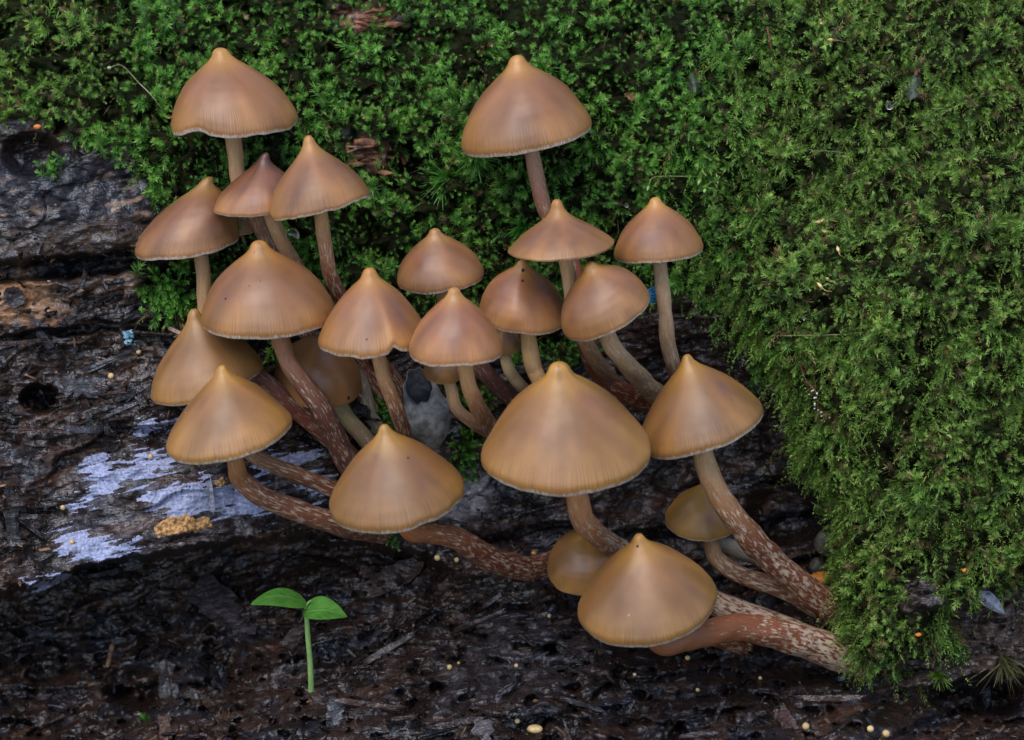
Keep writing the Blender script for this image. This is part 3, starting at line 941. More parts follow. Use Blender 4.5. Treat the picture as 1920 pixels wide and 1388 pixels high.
    for (sx, sy, sr) in specks:                                    # bits stuck to the skin
        w = V.reshape(-1, 3) - CAM; dp = w @ F
        qx = 960 + (w @ R) / dp * FOCAL / 36 * 1920; qy = 694 - (w @ U) / dp * FOCAL / 36 * 1920
        near = np.where(np.hypot(qx - sx, qy - sy) < 9, dp, 9.0)
        at = V.reshape(-1, 3)[int(np.argmin(near))]
        sv, sf = ball(at, sr * m * 0.7, 10, 7, (0.75, 0.5, 1.15))
        sv = sv + rs.normal(0, sr * m * 0.10, sv.shape)
        part('speck', sv, sf, M_SPECK, e)
    CAPS.append((label, C, rad * m * 1000, D))
    return e


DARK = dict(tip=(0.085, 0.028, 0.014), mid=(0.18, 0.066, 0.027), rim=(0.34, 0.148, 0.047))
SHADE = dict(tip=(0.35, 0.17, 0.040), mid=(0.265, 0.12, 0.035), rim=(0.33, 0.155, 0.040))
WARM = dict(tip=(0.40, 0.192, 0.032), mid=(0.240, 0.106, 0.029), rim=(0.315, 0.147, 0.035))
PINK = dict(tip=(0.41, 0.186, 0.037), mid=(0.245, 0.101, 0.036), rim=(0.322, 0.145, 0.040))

mushroom('brown mushroom with wavy notched cap edge, tall pale stem, standing above the dark-tipped cap', (415, 93), (320, 228), (557, 215), (440, 268), 6,
         [(441, 285, 5), (447, 335, 4), (466, 385, 3), (490, 430, 2), (520, 500, 0), (570, 620, -2), (640, 690, -6), (700, 770, None)], 'bell', rpx=(15, 15, 14, 14), wave=0.024,
         notch=[(120, 0.10, 16), (152, -0.04, 14)], seed=1, **PINK)
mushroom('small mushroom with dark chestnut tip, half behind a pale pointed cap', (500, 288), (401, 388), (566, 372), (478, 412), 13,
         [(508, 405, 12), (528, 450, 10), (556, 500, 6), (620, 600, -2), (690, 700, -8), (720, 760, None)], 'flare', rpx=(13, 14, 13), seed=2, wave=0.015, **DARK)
mushroom('mushroom with sharply pointed pale tip and one upswept cap edge, beside the dark-tipped cap', (579, 256), (506, 396), (692, 358), (570, 408), 24,
         [(603, 410, 22), (609, 460, 20), (622, 520, 16), (650, 580, 8), (700, 660, -4), (760, 740, None)], 'flare', rpx=(13, 14, 15), seed=3, wave=0.03, notch=[(20, 0.05, 25)], stemcol=0.35, **PINK)
mushroom('mushroom with hooked tip leaning over, cap against the bare dark wood', (394, 333), (253, 468), (447, 436), (335, 490), 3,
         [(380, 500, 3), (383, 560, 2), (390, 640, -1), (420, 760, 2), (470, 848, 13), (560, 890, 12), (640, 925, 6), (720, 960, None)], 'hook', rpx=(14, 14, 15, 17), seed=4, wave=0.02, tip=(0.38, 0.20, 0.055),
         mid=(0.22, 0.09, 0.036), rim=(0.33, 0.15, 0.05), stemcol=0.62)
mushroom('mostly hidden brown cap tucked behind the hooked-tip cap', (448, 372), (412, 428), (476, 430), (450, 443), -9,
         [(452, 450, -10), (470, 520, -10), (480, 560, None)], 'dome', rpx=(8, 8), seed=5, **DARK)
mushroom('large tan mushroom with a long purple-brown stem crossing a small shaded cap', (488, 453), (377, 590), (628, 574), (500, 640), 24,
         [(532, 655, 24), (562, 710, 24), (602, 765, 22), (632, 830, 16), (662, 880, 10), (720, 930, None)], 'bell', rpx=(16, 19, 22, 22), specks=[(418, 554, 3), (462, 530, 2), (488, 519, 1.6)], seed=6, wave=0.012, top=(0.384, 0.160, 0.070), bot=(0.12, 0.045, 0.030), fleck=(0.2, 0.7), stemcol=0.3, **PINK)
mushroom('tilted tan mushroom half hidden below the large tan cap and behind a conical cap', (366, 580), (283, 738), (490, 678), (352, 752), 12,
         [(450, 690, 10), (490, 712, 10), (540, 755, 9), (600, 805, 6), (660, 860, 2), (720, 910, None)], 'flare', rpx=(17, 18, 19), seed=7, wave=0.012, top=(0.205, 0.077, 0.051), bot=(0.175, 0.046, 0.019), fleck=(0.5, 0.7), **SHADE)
mushroom('small shaded brown cap crossed by a purple-brown stem, on a pale yellowish stem', (600, 636), (512, 708), (678, 726), (612, 768), 2,
         [(642, 770, 1), (668, 805, 0), (700, 840, -2), (740, 880, None)], 'dome', rpx=(15, 17), specks=[(660, 748, 5)], seed=8, tip=(0.34, 0.15, 0.045), mid=(0.31, 0.13, 0.042), rim=(0.42, 0.19, 0.058), top=(0.576, 0.435, 0.205), bot=(0.32, 0.23, 0.12), fleck=(0.5, 0.7))
mushroom('rounded brown mushroom with a split notch in its cap edge above its stem', (694, 503), (597, 632), (802, 618), (715, 670), 32,
         [(712, 680, 31), (728, 730, 29), (748, 780, 24), (762, 820, 14), (775, 870, None)], 'cone', rpx=(13, 14, 15), specks=[(681, 633, 2.5)], seed=9, notch=[(66, 0.09, 5), (95, -0.03, 18)], top=(0.589, 0.307, 0.128), bot=(0.20, 0.065, 0.025), stemcol=0.4, **PINK)
mushroom('lone smaller brown cap backed by dark green moss, behind two larger pointed caps', (815, 430), (743, 524), (907, 504), (820, 554), 12,
         [(832, 560, 12), (836, 590, 11), (870, 650, 6), (910, 700, 2), (965, 752, -8), (1010, 790, None)], 'bell', rpx=(11, 13, 17, 17), seed=10, tip=(0.38, 0.19, 0.055), mid=(0.25, 0.105, 0.04), rim=(0.31, 0.145, 0.05), notch=[(80, 0.05, 10)], bot=(0.14, 0.06, 0.045), fleck=(.3, .6))
mushroom('orange-brown pointed mushroom with gleaming tip in the middle of the dense row', (852, 540), (768, 652), (942, 646), (850, 690), 44,
         [(874, 698, 42), (886, 740, 38), (908, 785, 28), (945, 830, 10), (980, 860, None)], 'bell', rpx=(14, 16, 18), seed=11, top=(0.614, 0.320, 0.128), bot=(0.22, 0.075, 0.028), tip=(0.42, 0.19, 0.045), mid=(0.25, 0.094, 0.036), rim=(0.34, 0.145, 0.048))
mushroom('tiny tan cap tucked under the orange-brown pointed cap, with curved stem', (832, 660), (794, 694), (868, 698), (830, 726), 20,
         [(846, 732, 20), (858, 768, 20), (900, 800, 16), (950, 830, 2), (975, 850, None)], 'dome', rpx=(11, 12, 14), seed=12, top=(0.538, 0.307, 0.128), bot=(0.25, 0.10, 0.04), **SHADE)
mushroom('small shaded cap peeking out behind the orange-brown pointed cap, on a thin pale stem', (944, 615), (912, 646), (976, 646), (945, 670), 4,
         [(949, 676, 4), (962, 705, 3), (990, 735, -2), (1040, 780, None)], 'dome', rpx=(11, 12), seed=13, tip=(.22, .11, .04), mid=(.2, .1, .036), rim=(.28, .14, .05), top=(0.563, 0.410, 0.192), bot=(0.36, 0.25, 0.13), fleck=(0.3, 0.5))
mushroom('brown mushroom with two dark specks on its ridged cap, under a broad flared cap', (980, 490), (899, 572), (1064, 594), (985, 630), 20,
         [(992, 640, 19), (1002, 690, 17), (1020, 730, 12), (1050, 800, None)], 'hook', rpx=(14, 16, 18), specks=[(984, 500, 5), (984, 520, 5)], seed=14, tip=(0.36, 0.155, 0.04), mid=(0.24, 0.092, 0.034), rim=(0.37, 0.165, 0.055), fold=[(100, 0.05, 14), (70, -0.04, 16)], top=(0.640, 0.371, 0.154), bot=(0.34, 0.16, 0.05), stemcol=0.6)
mushroom('broad flared tan cap with concave slopes, touching a neighbour cap edge to edge', (1043, 375), (953, 470), (1152, 452), (1035, 494), 34,
         [(1064, 500, 32), (1072, 560, 29), (1085, 610, 22), (1120, 680, 8), (1180, 750, None)], 'wide', rpx=(13, 14, 16), seed=15, wave=0.018, top=(0.589, 0.346, 0.166), bot=(0.30, 0.13, 0.05), stemcol=0.7, **PINK)
mushroom('tall mushroom with plain tan cap against bright moss, stem behind the flared cap', (968, 108), (866, 268), (1105, 218), (985, 297), 8,
         [(1001, 305, 7), (1010, 350, 6), (1027, 405, 5), (1062, 470, 4), (1084, 530, 3), (1096, 620, 0), (1118, 690, -4), (1170, 735, -10), (1240, 765, None)], 'bell', rpx=(14, 15, 16, 19, 20), seed=16, wave=0.012,
         top=(0.538, 0.307, 0.192), bot=(0.175, 0.046, 0.019), stemcol=0.2, fleck=(0.4, 0.7), **PINK)
mushroom('tilted orange-brown cap with a bent tip, whitish flecked stem slanting from it', (1103, 493), (1056, 622), (1212, 538), (1130, 628), 36,
         [(1138, 628, 33), (1160, 665, 28), (1195, 705, 14), (1240, 750, -4), (1275, 790, None)], 'hook', rpx=(15, 18, 21), seed=17, wave=0.016, top=(0.538, 0.320, 0.154), bot=(0.24, 0.11, 0.05), fleck=(1.0, 1.05), stemcol=0.7, **PINK)
mushroom('pointed tan mushroom set apart on a straight flecked stem before hanging moss', (1227, 371), (1152, 474), (1317, 455), (1225, 496), 22,
         [(1238, 505, 21), (1246, 570, 18), (1252, 640, 12), (1268, 700, 2), (1290, 760, None)], 'bell', rpx=(12, 14, 16), seed=18, wave=0.012, top=(0.589, 0.358, 0.192), bot=(0.175, 0.046, 0.019), fleck=(0.95, 1.05), stemcol=0.7, **PINK)
mushroom('largest cap of all, broad tan cone in the heart of the cluster', (1046, 680), (903, 848), (1219, 828), (1045, 928), 50,
         [(1082, 930, 48), (1100, 985, 42), (1160, 1030, 26), (1250, 1080, 12), (1345, 1132, 6), (1440, 1168, 5), (1560, 1212, 2), (1680, 1235, -14)], 'cone', rpx=(20, 22, 23, 25, 28), seed=19, wave=0.014, top=(0.589, 0.256, 0.096), bot=(0.175, 0.046, 0.019), fleck=(0.35, 1.35), stemcol=0.28, **WARM)
mushroom('large lopsided cap touching the largest cap, on a long thick flecked stem slanting away', (1284, 665), (1198, 832), (1425, 752), (1300, 846), 32,
         [(1318, 850, 31), (1345, 920, 30), (1400, 1000, 24), (1470, 1070, 12), (1560, 1140, -2), (1660, 1205, -18)], 'point', rpx=(18, 21, 25, 27, 28), seed=20, wave=0.014, notch=[(165, 0.06, 12)], top=(0.589, 0.346, 0.154), bot=(0.175, 0.046, 0.019), fleck=(0.25, 1), stemcol=0.35, **WARM)
mushroom('small olive-brown pear-shaped cap partly behind a thick flecked stem', (1322, 900), (1247, 968), (1379, 980), (1312, 1013), 4,
         [(1334, 1018, 4), (1345, 1050, 5), (1390, 1078, 5), (1470, 1108, 3), (1560, 1160, -6), (1660, 1225, -20)], 'bell', rpx=(15, 16, 19), seed=21, top=(0.486, 0.282, 0.115), bot=(0.18, 0.065, 0.03), fleck=(0.5, 1), stemcol=0.3, tip=(.44, .23, .035), mid=(.32, .148, .028), rim=(.38, .18, .034))
mushroom('low tan mushroom with a dark speck on its tip, on a thick fibrous stem base', (1194, 998), (1084, 1150), (1340, 1098), (1195, 1206), 46,
         [(1232, 1200, 42), (1290, 1196, 36), (1380, 1178, 24), (1470, 1190, 16), (1560, 1222, 6), (1620, 1242, -2), (1700, 1250, -16)], 'point', rpx=(19, 22, 26, 31, 31, 22), specks=[(1188, 1022, 4)], seed=22, wave=0.014, top=(0.30, 0.105, 0.040), bot=(0.175, 0.046, 0.019), fleck=(0.0, 1.5), stemcol=0.5, **WARM)
mushroom('rounded tan cap tucked behind the low speck-tipped mushroom', (1098, 1000), (1026, 1068), (1180, 1056), (1092, 1119), 22,
         [(1120, 1100, 20), (1190, 1140, 12), (1300, 1180, 2), (1400, 1215, None)], 'dome', rpx=(15, 18), seed=23, **WARM)
mushroom('tan cone mushroom low on the log, thick red-brown stem curving away flecked with white', (722, 795), (618, 948), (868, 902), (725, 996), 48,
         [(762, 985, 45), (800, 998, 40), (860, 1012, 34), (920, 1048, 22), (990, 1065, 10), (1060, 1050, 0), (1110, 1030, None)], 'point', rpx=(17, 20, 24, 25), specks=[(765, 851, 3.5)], seed=24, wave=0.016, notch=[(70, 0.04, 9), (30, 0.03, 8)], top=(0.435, 0.154, 0.051), bot=(0.175, 0.046, 0.019), fleck=(0.2, 1), stemcol=0.3, **WARM)
mushroom('conical tan mushroom above the lilac crust, reddish stem curving along the wood', (419, 685), (311, 836), (545, 780), (410, 863), 34,
         [(441, 862, 32), (452, 900, 29), (500, 935, 25), (570, 962, 20), (640, 985, 12), (720, 1000, None)], 'point', rpx=(15, 18, 21, 22), seed=25, wave=0.016, top=(0.538, 0.230, 0.077), bot=(0.18, 0.062, 0.03), fleck=(0.35, 0.95), stemcol=0.3, **WARM)


def loose_stem(label, stem, rpx, top, bot, seed, fleck=(0.7, 0.9)):
    pts = np.array([P(s[0], s[1], surf_depth(s[0], s[1]) - 1.5 if s[2] is None else s[2]) for s in stem])
    path = catmull(pts, 40)
    s = np.linspace(0, 1, 40)
    rr = np.interp(s, np.linspace(0, 1, len(rpx)), rpx) * mpp(0)
    tv, tf, tu = tube(path, rr, 18, 0.16, seed)
    ss = np.append(np.repeat(s, 18), [0, 1])[:, None]
    rt = thing('capless_mushroom', label, 'mushroom', path[-1])
    part('stem', tv, tf, M_STEM, rt, col=np.hstack([np.array(top) * (1 - ss) + np.array(bot) * ss, fleck[0] * (1 - ss) + fleck[1] * ss]), uv=tu)


loose_stem('greyish woolly stem without a cap, lying behind the thick flecked stem', [(1338, 1014, -2), (1380, 1028, -3), (1430, 1050, -6), (1490, 1085, -12), (1590, 1130, -22)], (14, 17, 18), (0.30, 0.24, 0.17), (0.28, 0.22, 0.16), 40, (0.5, 0.6))
loose_stem('grey fibrous old stem stub behind the small shaded cap', [(655, 640, -6), (675, 700, -8), (690, 770, -9), (720, 820, None)], (14, 15, 15), (0.20, 0.14, 0.10), (0.3, 0.25, 0.19), 41)
for k, (x, y, rp) in enumerate(((1548, 1018, 22), (1532, 1062, 15))):
    th = np.linspace(0, 2 * np.pi, 24, endpoint=False); ph_ = np.linspace(0.02, np.pi - 0.02, 14)
    PH, TH = np.meshgrid(ph_, th, indexing='ij')
    rr = rp * mpp(0) * (1 + 0.10 * perlin(np.cos(TH) * 1.5 + k * 9, PH * 1.5 + np.sin(TH), 3))
    cpt = P(x, y, float(surf_depth(x, y)) + rp * 0.09)
    V = cpt + np.stack([rr * np.sin(PH) * np.cos(TH), rr * np.sin(PH) * np.sin(TH), rr * np.cos(PH) * 1.15], -1)
    ob = new_mesh('mushroom_button', V.reshape(-1, 3), grid_faces(14, 24, True, True), M_BUTTON)
    tag(ob, ('grey rounded unopened cap in the hollow by the moss curtain', 'smaller grey lump under the rounded unopened cap by the moss curtain')[k], 'mushroom')

# ------------------------------------------------------------------ moss
def leaves_mesh(base, axis, length, curve, K, leaf_l, leaf_w, open0, open1, t0, col, tipgain, flat=None, rnd=0.25, fold=0.18, droop=0.15, seed=0):
    """N shoots with K leaves each, all arrays; returns verts (n*4,3) and colours. flat: (N,3) plane normal of two-ranked shoots."""
    g = np.random.default_rng(seed)
    N = len(base)
    t = (np.linspace(t0, 1.0, K)[None] + g.normal(0, 0.02, (N, K)))
    axis = nrm(axis)
    pos = base[:, None] + axis[:, None] * (length[:, None] * t)[..., None] + curve[:, None] * (length[:, None] * t ** 2)[..., None]
    ta = nrm(axis[:, None] + 2 * curve[:, None] * t[..., None])
    ref = g.normal(size=(N, 1, 3)) if flat is None else flat[:, None]
    s1 = nrm(np.cross(ta, ref)); s2 = np.cross(ta, s1)
    if flat is None:
        az = np.arange(K)[None] * 2.39996 + g.uniform(0, 6.28, (N, 1)) + g.normal(0, 0.25, (N, K))
    else:
        az = (np.arange(K)[None] % 2) * np.pi + g.normal(0, 0.55, (N, K))
    radial = np.cos(az)[..., None] * s1 + np.sin(az)[..., None] * s2
    op = (open0 + (open1 - open0) * np.clip(t, 0, 1)) + g.normal(0, 0.14, (N, K))
    d = nrm(radial * np.sin(op)[..., None] + ta * np.cos(op)[..., None] + g.normal(0, rnd * 0.35, (N, K, 3)))
    side = nrm(np.cross(d, radial + 1e-4) + 1e-9)
    nn = np.cross(side, d)
    sz = g.uniform(0.75, 1.2, (N, K)) * (1 - 0.35 * np.clip(t, 0, 1) ** 3)
    ll = (leaf_l[:, None] * sz)[..., None]; ww = (leaf_w[:, None] * sz)[..., None]
    v0 = pos
    v1 = pos + d * ll * 0.42 + side * ww * 0.5 + nn * ww * fold
    v2 = pos + d * ll + nn * ll * droop * g.normal(0.4, 0.8, (N, K, 1))
    v3 = pos + d * ll * 0.42 - side * ww * 0.5 + nn * ww * fold
    V = np.stack([v0, v1, v2, v3], 2).reshape(-1, 3)
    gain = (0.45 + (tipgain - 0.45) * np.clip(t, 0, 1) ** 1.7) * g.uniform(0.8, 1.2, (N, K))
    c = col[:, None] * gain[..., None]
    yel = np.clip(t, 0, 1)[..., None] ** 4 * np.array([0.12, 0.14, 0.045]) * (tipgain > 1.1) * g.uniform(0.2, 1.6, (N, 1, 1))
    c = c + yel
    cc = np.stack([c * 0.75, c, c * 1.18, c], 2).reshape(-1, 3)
    return V, cc


def moss_points(n, box, dens):
    x0, x1, y0, y1 = box
    px = rng.uniform(x0, x1, n); py = rng.uniform(y0, y1, n)
    m = moss_mask(px, py)
    keep = (rng.uniform(0, 1, n) < sstep(-6, 10, m) * dens(px, py))
    px, py = px[keep], py[keep]
    d = surf_depth(px, py)
    return px, py, P(px, py, d), surf_normal(px, py)


def hole_fac(px, py):
    f = np.ones(px.shape)
    for hx, hy, hr, hd in HOLES:
        f *= sstep(0.55, 1.1, np.hypot(px - hx, (py - hy) * 1.3) / hr)
    return f


def dens_main(px, py):
    n = fbm(px / 70, py / 60, 3, 401)
    n2 = fbm(px / 25, py / 25, 2, 402)
    n3 = fbm(px / 150, py / 120, 2, 403)
    return np.clip(0.86 + 0.75 * n + 0.45 * n2 + 0.35 * n3 - 0.12 * sstep(1250, 1600, px), 0.05, 1) * (0.15 + 0.85 * hole_fac(px, py))


def moss_colour(px, py, n):
    """albedo of the living moss: fresh green over the log, more olive on the hanging side"""
    ol = sstep(1150, 1650, px + 90 * fbm(px / 200, py / 200, 2, 411)) * 0.75
    ol = np.maximum(ol, 0.6 * sstep(300, 100, px) * sstep(300, 150, py))
    a = np.array([0.088, 0.245, 0.030]); b = np.array([0.150, 0.250, 0.042])
    c = a * (1 - ol[:, None]) + b * ol[:, None]
    hue = fbm(px / 60, py / 60, 3, 412)[:, None]
    c = c * (1 + 0.35 * hue) + np.array([0.022, 0.008, 0]) * np.clip(hue, 0, 1)
    dead = (rng.uniform(0, 1, len(px)) < 0.06 + 0.13 * ol)[:, None]
    c = np.where(dead, np.array([0.10, 0.062, 0.025]), c)
    young = (rng.uniform(0, 1, (len(px), 1)) < 0.22)
    return c * rng.uniform(0.6, 1.15, (len(px), 1)) * np.where(young, 1.7, 1.0)


UPW = np.array([0, 0, 1.0])
allV, allC = [], []


def shoots(n, box, dens, kind, scale=1.0, seed=0):
    px, py, base, nor = moss_points(n, box, dens)
    N = len(px)
    if N == 0: return
    col = moss_colour(px, py, N)
    g = np.random.default_rng(seed)
    toc = -F
    if kind == 'short':         # upright star-tipped shoots
        drp = sstep(-0.2, 0.3, fbm(px / 130, py / 130, 2, 423))[:, None]
        ax = nrm(nor * 0.7 + toc * 0.25 + UPW * (0.30 - 0.75 * drp) + g.normal(0, 0.38, (N, 3)))
        scale = scale * (0.90 + 0.7 * fbm(px / 80, py / 80, 2, 421)).clip(0.5, 1.7) * g.uniform(0.8, 1.25, N)
        ln = g.uniform(0.0016, 0.0040, N) * scale
        V, C = leaves_mesh(base - nor * 0.0004, ax, ln, g.normal(0, 0.15, (N, 3)), 32, g.uniform(0.0010, 0.0016, N) * scale, g.uniform(0.00016, 0.00027, N) * scale, 1.25, 0.45, 0.15, col, 2.0, seed=seed)
    elif kind == 'feather':     # hanging two-ranked shoots
        ax = nrm(nor * 0.65 + toc * 0.25 - UPW * 0.35 + R * g.normal(0, 0.45, (N, 1)) + g.normal(0, 0.25, (N, 3)))
        scale = scale * (0.85 + 0.5 * fbm(px / 110, py / 110, 2, 422)) * g.uniform(0.8, 1.3, N)
        ln = g.uniform(0.0035, 0.0080, N) * scale
        V, C = leaves_mesh(base, ax, ln, -UPW * 0.35 + g.normal(0, 0.15, (N, 3)), 34, g.uniform(0.0009, 0.0014, N) * scale, g.uniform(0.00022, 0.00036, N) * scale, 1.25, 0.7, 0.12, col * 1.05, 1.6, flat=nrm(nor + g.normal(0, 0.3, (N, 3))), seed=seed)
    else:                       # long drooping strands, paler at the tip
        ax = nrm(nor * 0.8 + toc * 0.5 - UPW * 0.25 + R * g.normal(0, 0.5, (N, 1)))
        ln = g.uniform(0.006, 0.012, N)
        V, C = leaves_mesh(base, ax, ln, -UPW * 0.75 + g.normal(0, 0.12, (N, 3)), 60, g.uniform(0.0009, 0.0014, N), g.uniform(0.00022, 0.00034, N), 1.15, 0.8, 0.15, np.array([0.18, 0.28, 0.055]) * g.uniform(0.6, 1.4, (N, 1)), 1.8, flat=nrm(-F + g.normal(0, 0.3, (N, 3))), seed=seed)
    allV.append(V); allC.append(C)


FRAME = (-110, 2030, -110, 1300)
shoots(33000, FRAME, dens_main, 'short', 1.0, 21)
right = lambda px, py: dens_main(px, py) * sstep(1150, 1500, px + 0.12 * py) * 0.85
shoots(11500, (1050, 2030, -110, 1300), right, 'feather', 1.0, 22)
strands = lambda px, py: dens_main(px, py) * sstep(1150, 1450, px + 0.1 * py) * sstep(0.0, 0.5, fbm(px / 90, py / 90, 2, 431) + 0.15)
shoots(2400, (1100, 2030, -110, 1300), strands, 'strand', 1.0, 26)
few = lambda px, py: dens_main(px, py) * 0.5 * sstep(1300, 1100, px)
shoots(3600, (-110, 1250, -110, 700), few, 'feather', 0.8, 23)
# the mat goes on outside the picture with fewer, larger shoots
outer = lambda px, py: 0.9 * ((px < -110) | (px > 2030) | (py < -110))
shoots(7000, (-900, 2800, -650, 1150), outer, 'short', 2.2, 24)

# fringe of shoots hanging over the free edge of the moss curtain
edge = catmull([(1385, 560), (1400, 600), (1440, 655), (1475, 715), (1490, 780), (1502, 850), (1546, 900), (1574, 960), (1570, 1040), (1566, 1110), (1572, 1190), (1610, 1235), (1665, 1258), (1725, 1215), (1790, 1150)], 900)
ex = edge[:, 0] + rng.normal(12, 9, 900); ey = edge[:, 1] + rng.normal(0, 6, 900)
eb = P(ex, ey, surf_depth(ex + 14, ey) - rng.uniform(0, 12, 900))
ea = nrm(-R * rng.uniform(0.2, 0.9, (900, 1)) - UPW * rng.uniform(0.3, 0.9, (900, 1)) - F * 0.5 + rng.normal(0, 0.3, (900, 3)))
Vf, Cf = leaves_mesh(eb, ea, rng.uniform(0.002, 0.0055, 900), -UPW * 0.4 + rng.normal(0, 0.15, (900, 3)), 30, rng.uniform(0.0008, 0.0013, 900), rng.uniform(0.0003, 0.0005, 900), 1.2, 0.6, 0.1, moss_colour(ex, ey, 900) * 1.1, 1.4, flat=nrm(-F + rng.normal(0, 0.3, (900, 3))), seed=30)
allV.append(Vf); allC.append(Cf)

# dead stalks, needles and rhizoids tangled in the mat
px, py, base, nor = moss_points(5200, FRAME, lambda a, b: 0.25 + 0.6 * sstep(0.0, 0.6, fbm(a / 120, b / 120, 2, 441)) + 0.15 * sstep(1300, 1600, a))
N = len(px)
dcol = np.array([(0.10, 0.055, 0.025), (0.16, 0.10, 0.045), (0.07, 0.030, 0.018), (0.20, 0.17, 0.07), (0.24, 0.10, 0.03)])[rng.integers(0, 5, N)]
dax = nrm(nor * 0.45 - F * 0.35 - UPW * 0.25 + rng.normal(0, 0.6, (N, 3)))
Vd, Cd = leaves_mesh(base + nor * 0.001, dax, rng.uniform(0.0008, 0.003, N), rng.normal(0, 0.2, (N, 3)), 2, rng.uniform(0.0020, 0.0055, N), rng.uniform(0.00010, 0.00022, N), 0.5, 0.3, 0.4, dcol, 1.0, droop=0.05, seed=31)
allV.append(Vd); allC.append(Cd)
V = np.vstack(allV); C = np.vstack(allC)
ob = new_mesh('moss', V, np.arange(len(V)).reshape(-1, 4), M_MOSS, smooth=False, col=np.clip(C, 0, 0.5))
tag(ob, 'thick green moss carpet growing over the top and side of the log', 'moss', kind='stuff')


# spiky long-leaved tufts, each a thing
def tuft(px, py, n, ln, label, col=(0.055, 0.19, 0.022), spread=1.0, lean=(0, 0, 0), seed=0):
    g = np.random.default_rng(seed)
    d = float(surf_depth(px, py)) + 1.0
    c0 = P(px, py, d)
    nor = surf_normal(np.array([float(px)]), np.array([float(py)]), 25)[0]
    th = g.uniform(0, 6.28, n); op = g.uniform(0.05, 1.0, n) * spread
    ax = nrm(nor * 0.6 - F * 0.4 + np.array(lean))
    s1 = nrm(np.cross(ax, [0.1, 0.2, 1.0])); s2 = np.cross(ax, s1)
    dirs = nrm(ax * np.cos(op)[:, None] + (s1 * np.cos(th)[:, None] + s2 * np.sin(th)[:, None]) * np.sin(op)[:, None])
    L = ln * g.uniform(0.6, 1.1, n)
    ns = 6
    VV, FF, CC = [], [], []
    side = nrm(np.cross(dirs, g.normal(size=(n, 3))))
    cv = -UPW * g.uniform(0.1, 0.5, (n, 1)) + (dirs - ax) * g.uniform(0, 0.5, (n, 1))
    base = c0 + g.normal(0, ln * 0.08, (n, 3)) - ax * 0.001
    for i in range(ns + 1):
        t = i / ns
        p = base + dirs * (L * t)[:, None] + cv * (L * t * t * 0.5)[:, None]
        w = 0.00022 * (1 - t) ** 0.7 + 0.00002
        VV.append(np.stack([p - side * w, p + side * w], 1))
        CC.append(np.repeat((np.array(col) * (0.5 + 1.0 * t))[None, None], n, 0).repeat(2, 1) * g.uniform(0.8, 1.2, (n, 1, 1)))
    V = np.stack(VV, 1).reshape(-1, 3); C = np.stack(CC, 1).reshape(-1, 3)
    k = np.arange(n)[:, None] * (ns + 1) * 2 + np.arange(ns)[None] * 2
    fc = np.stack([k, k + 1, k + 3, k + 2], -1).reshape(-1, 4)
    o = new_mesh('moss_tuft', V, fc, M_MOSS, smooth=False, col=C)
    tag(o, label, 'moss')


tuft(985, 425, 120, 0.0062, 'spiky fan-shaped moss tuft beside the flared cap', (0.06, 0.21, 0.025), 1.2, (-0.5, 0, 0.2), 51)
tuft(835, 335, 150, 0.0065, 'spiky long-leaved moss tuft next to the dark hole in the moss', (0.07, 0.21, 0.03), 1.1, (-0.3, 0, -0.1), 52)
tuft(890, 300, 110, 0.0058, 'spiky long-leaved moss tuft beside the tall plain tan cap', (0.065, 0.2, 0.03), 1.1, (0.1, 0, -0.1), 53)
tuft(1020, 130, 90, 0.0048, 'short spiky moss tuft touching the slope of the tall plain tan cap', (0.06, 0.21, 0.025), 1.0, (0.2, 0, 0.4), 54)
tuft(545, 480, 90, 0.005, 'dark spiky moss tuft below the dew drop', (0.04, 0.14, 0.02), 1.2, (0.1, 0, 0), 55)
tuft(1785, 1215, 60, 0.006, 'sparse spiky moss tuft on bare wood at the foot of the moss curtain', (0.05, 0.15, 0.02), 1.2, (0, 0, 0), 56)
tuft(1880, 1240, 70, 0.0075, 'brownish drooping moss tuft on the bare wood', (0.09, 0.085, 0.03), 1.1, (0.1, 0, -0.5), 57)
tuft(1650, 1262, 50, 0.005, 'thin olive moss tuft hanging at the thick stem base', (0.08, 0.09, 0.03), 1.2, (0, 0, -0.8), 58)
tuft(1760, 1265, 60, 0.0042, 'yellow-green moss sprig on the lower bare wood', (0.10, 0.17, 0.02), 1.2, (0, 0, -0.2), 59)
tuft(272, 1345, 40, 0.0022, 'tiny bright moss sprig among the dark wood debris', (0.06, 0.2, 0.015), 1.3, (0, 0, 0.2), 60)


# isolated leafy patches, each a thing
def patch(poly_c, n, rx, ry, label, seed, bright=1.3, size=1.0):
    g = np.random.default_rng(seed)
    px = poly_c[0] + g.normal(0, rx, n); py = poly_c[1] + g.normal(0, ry, n)
    b = P(px, py, surf_depth(px, py)); nor = surf_normal(px, py)
    ax = nrm(nor * 0.6 - F * 0.5 + g.normal(0, 0.45, (n, 3)) - UPW * 0.1)
    Vp, Cp = leaves_mesh(b, ax, g.uniform(0.002, 0.0045, n) * size, -UPW * 0.2 + g.normal(0, 0.1, (n, 3)), 26, g.uniform(0.0008, 0.0013, n) * size, g.uniform(0.00035, 0.0006, n) * size, 1.3, 0.55, 0.15, np.array([0.055, 0.185, 0.016]) * g.uniform(0.7, 1.25, (n, 1)) * bright, 1.5, seed=seed)
    o = new_mesh('moss_patch', Vp, np.arange(len(Vp)).reshape(-1, 4), M_MOSS, smooth=False, col=np.clip(Cp, 0, .5))
    tag(o, label, 'moss')


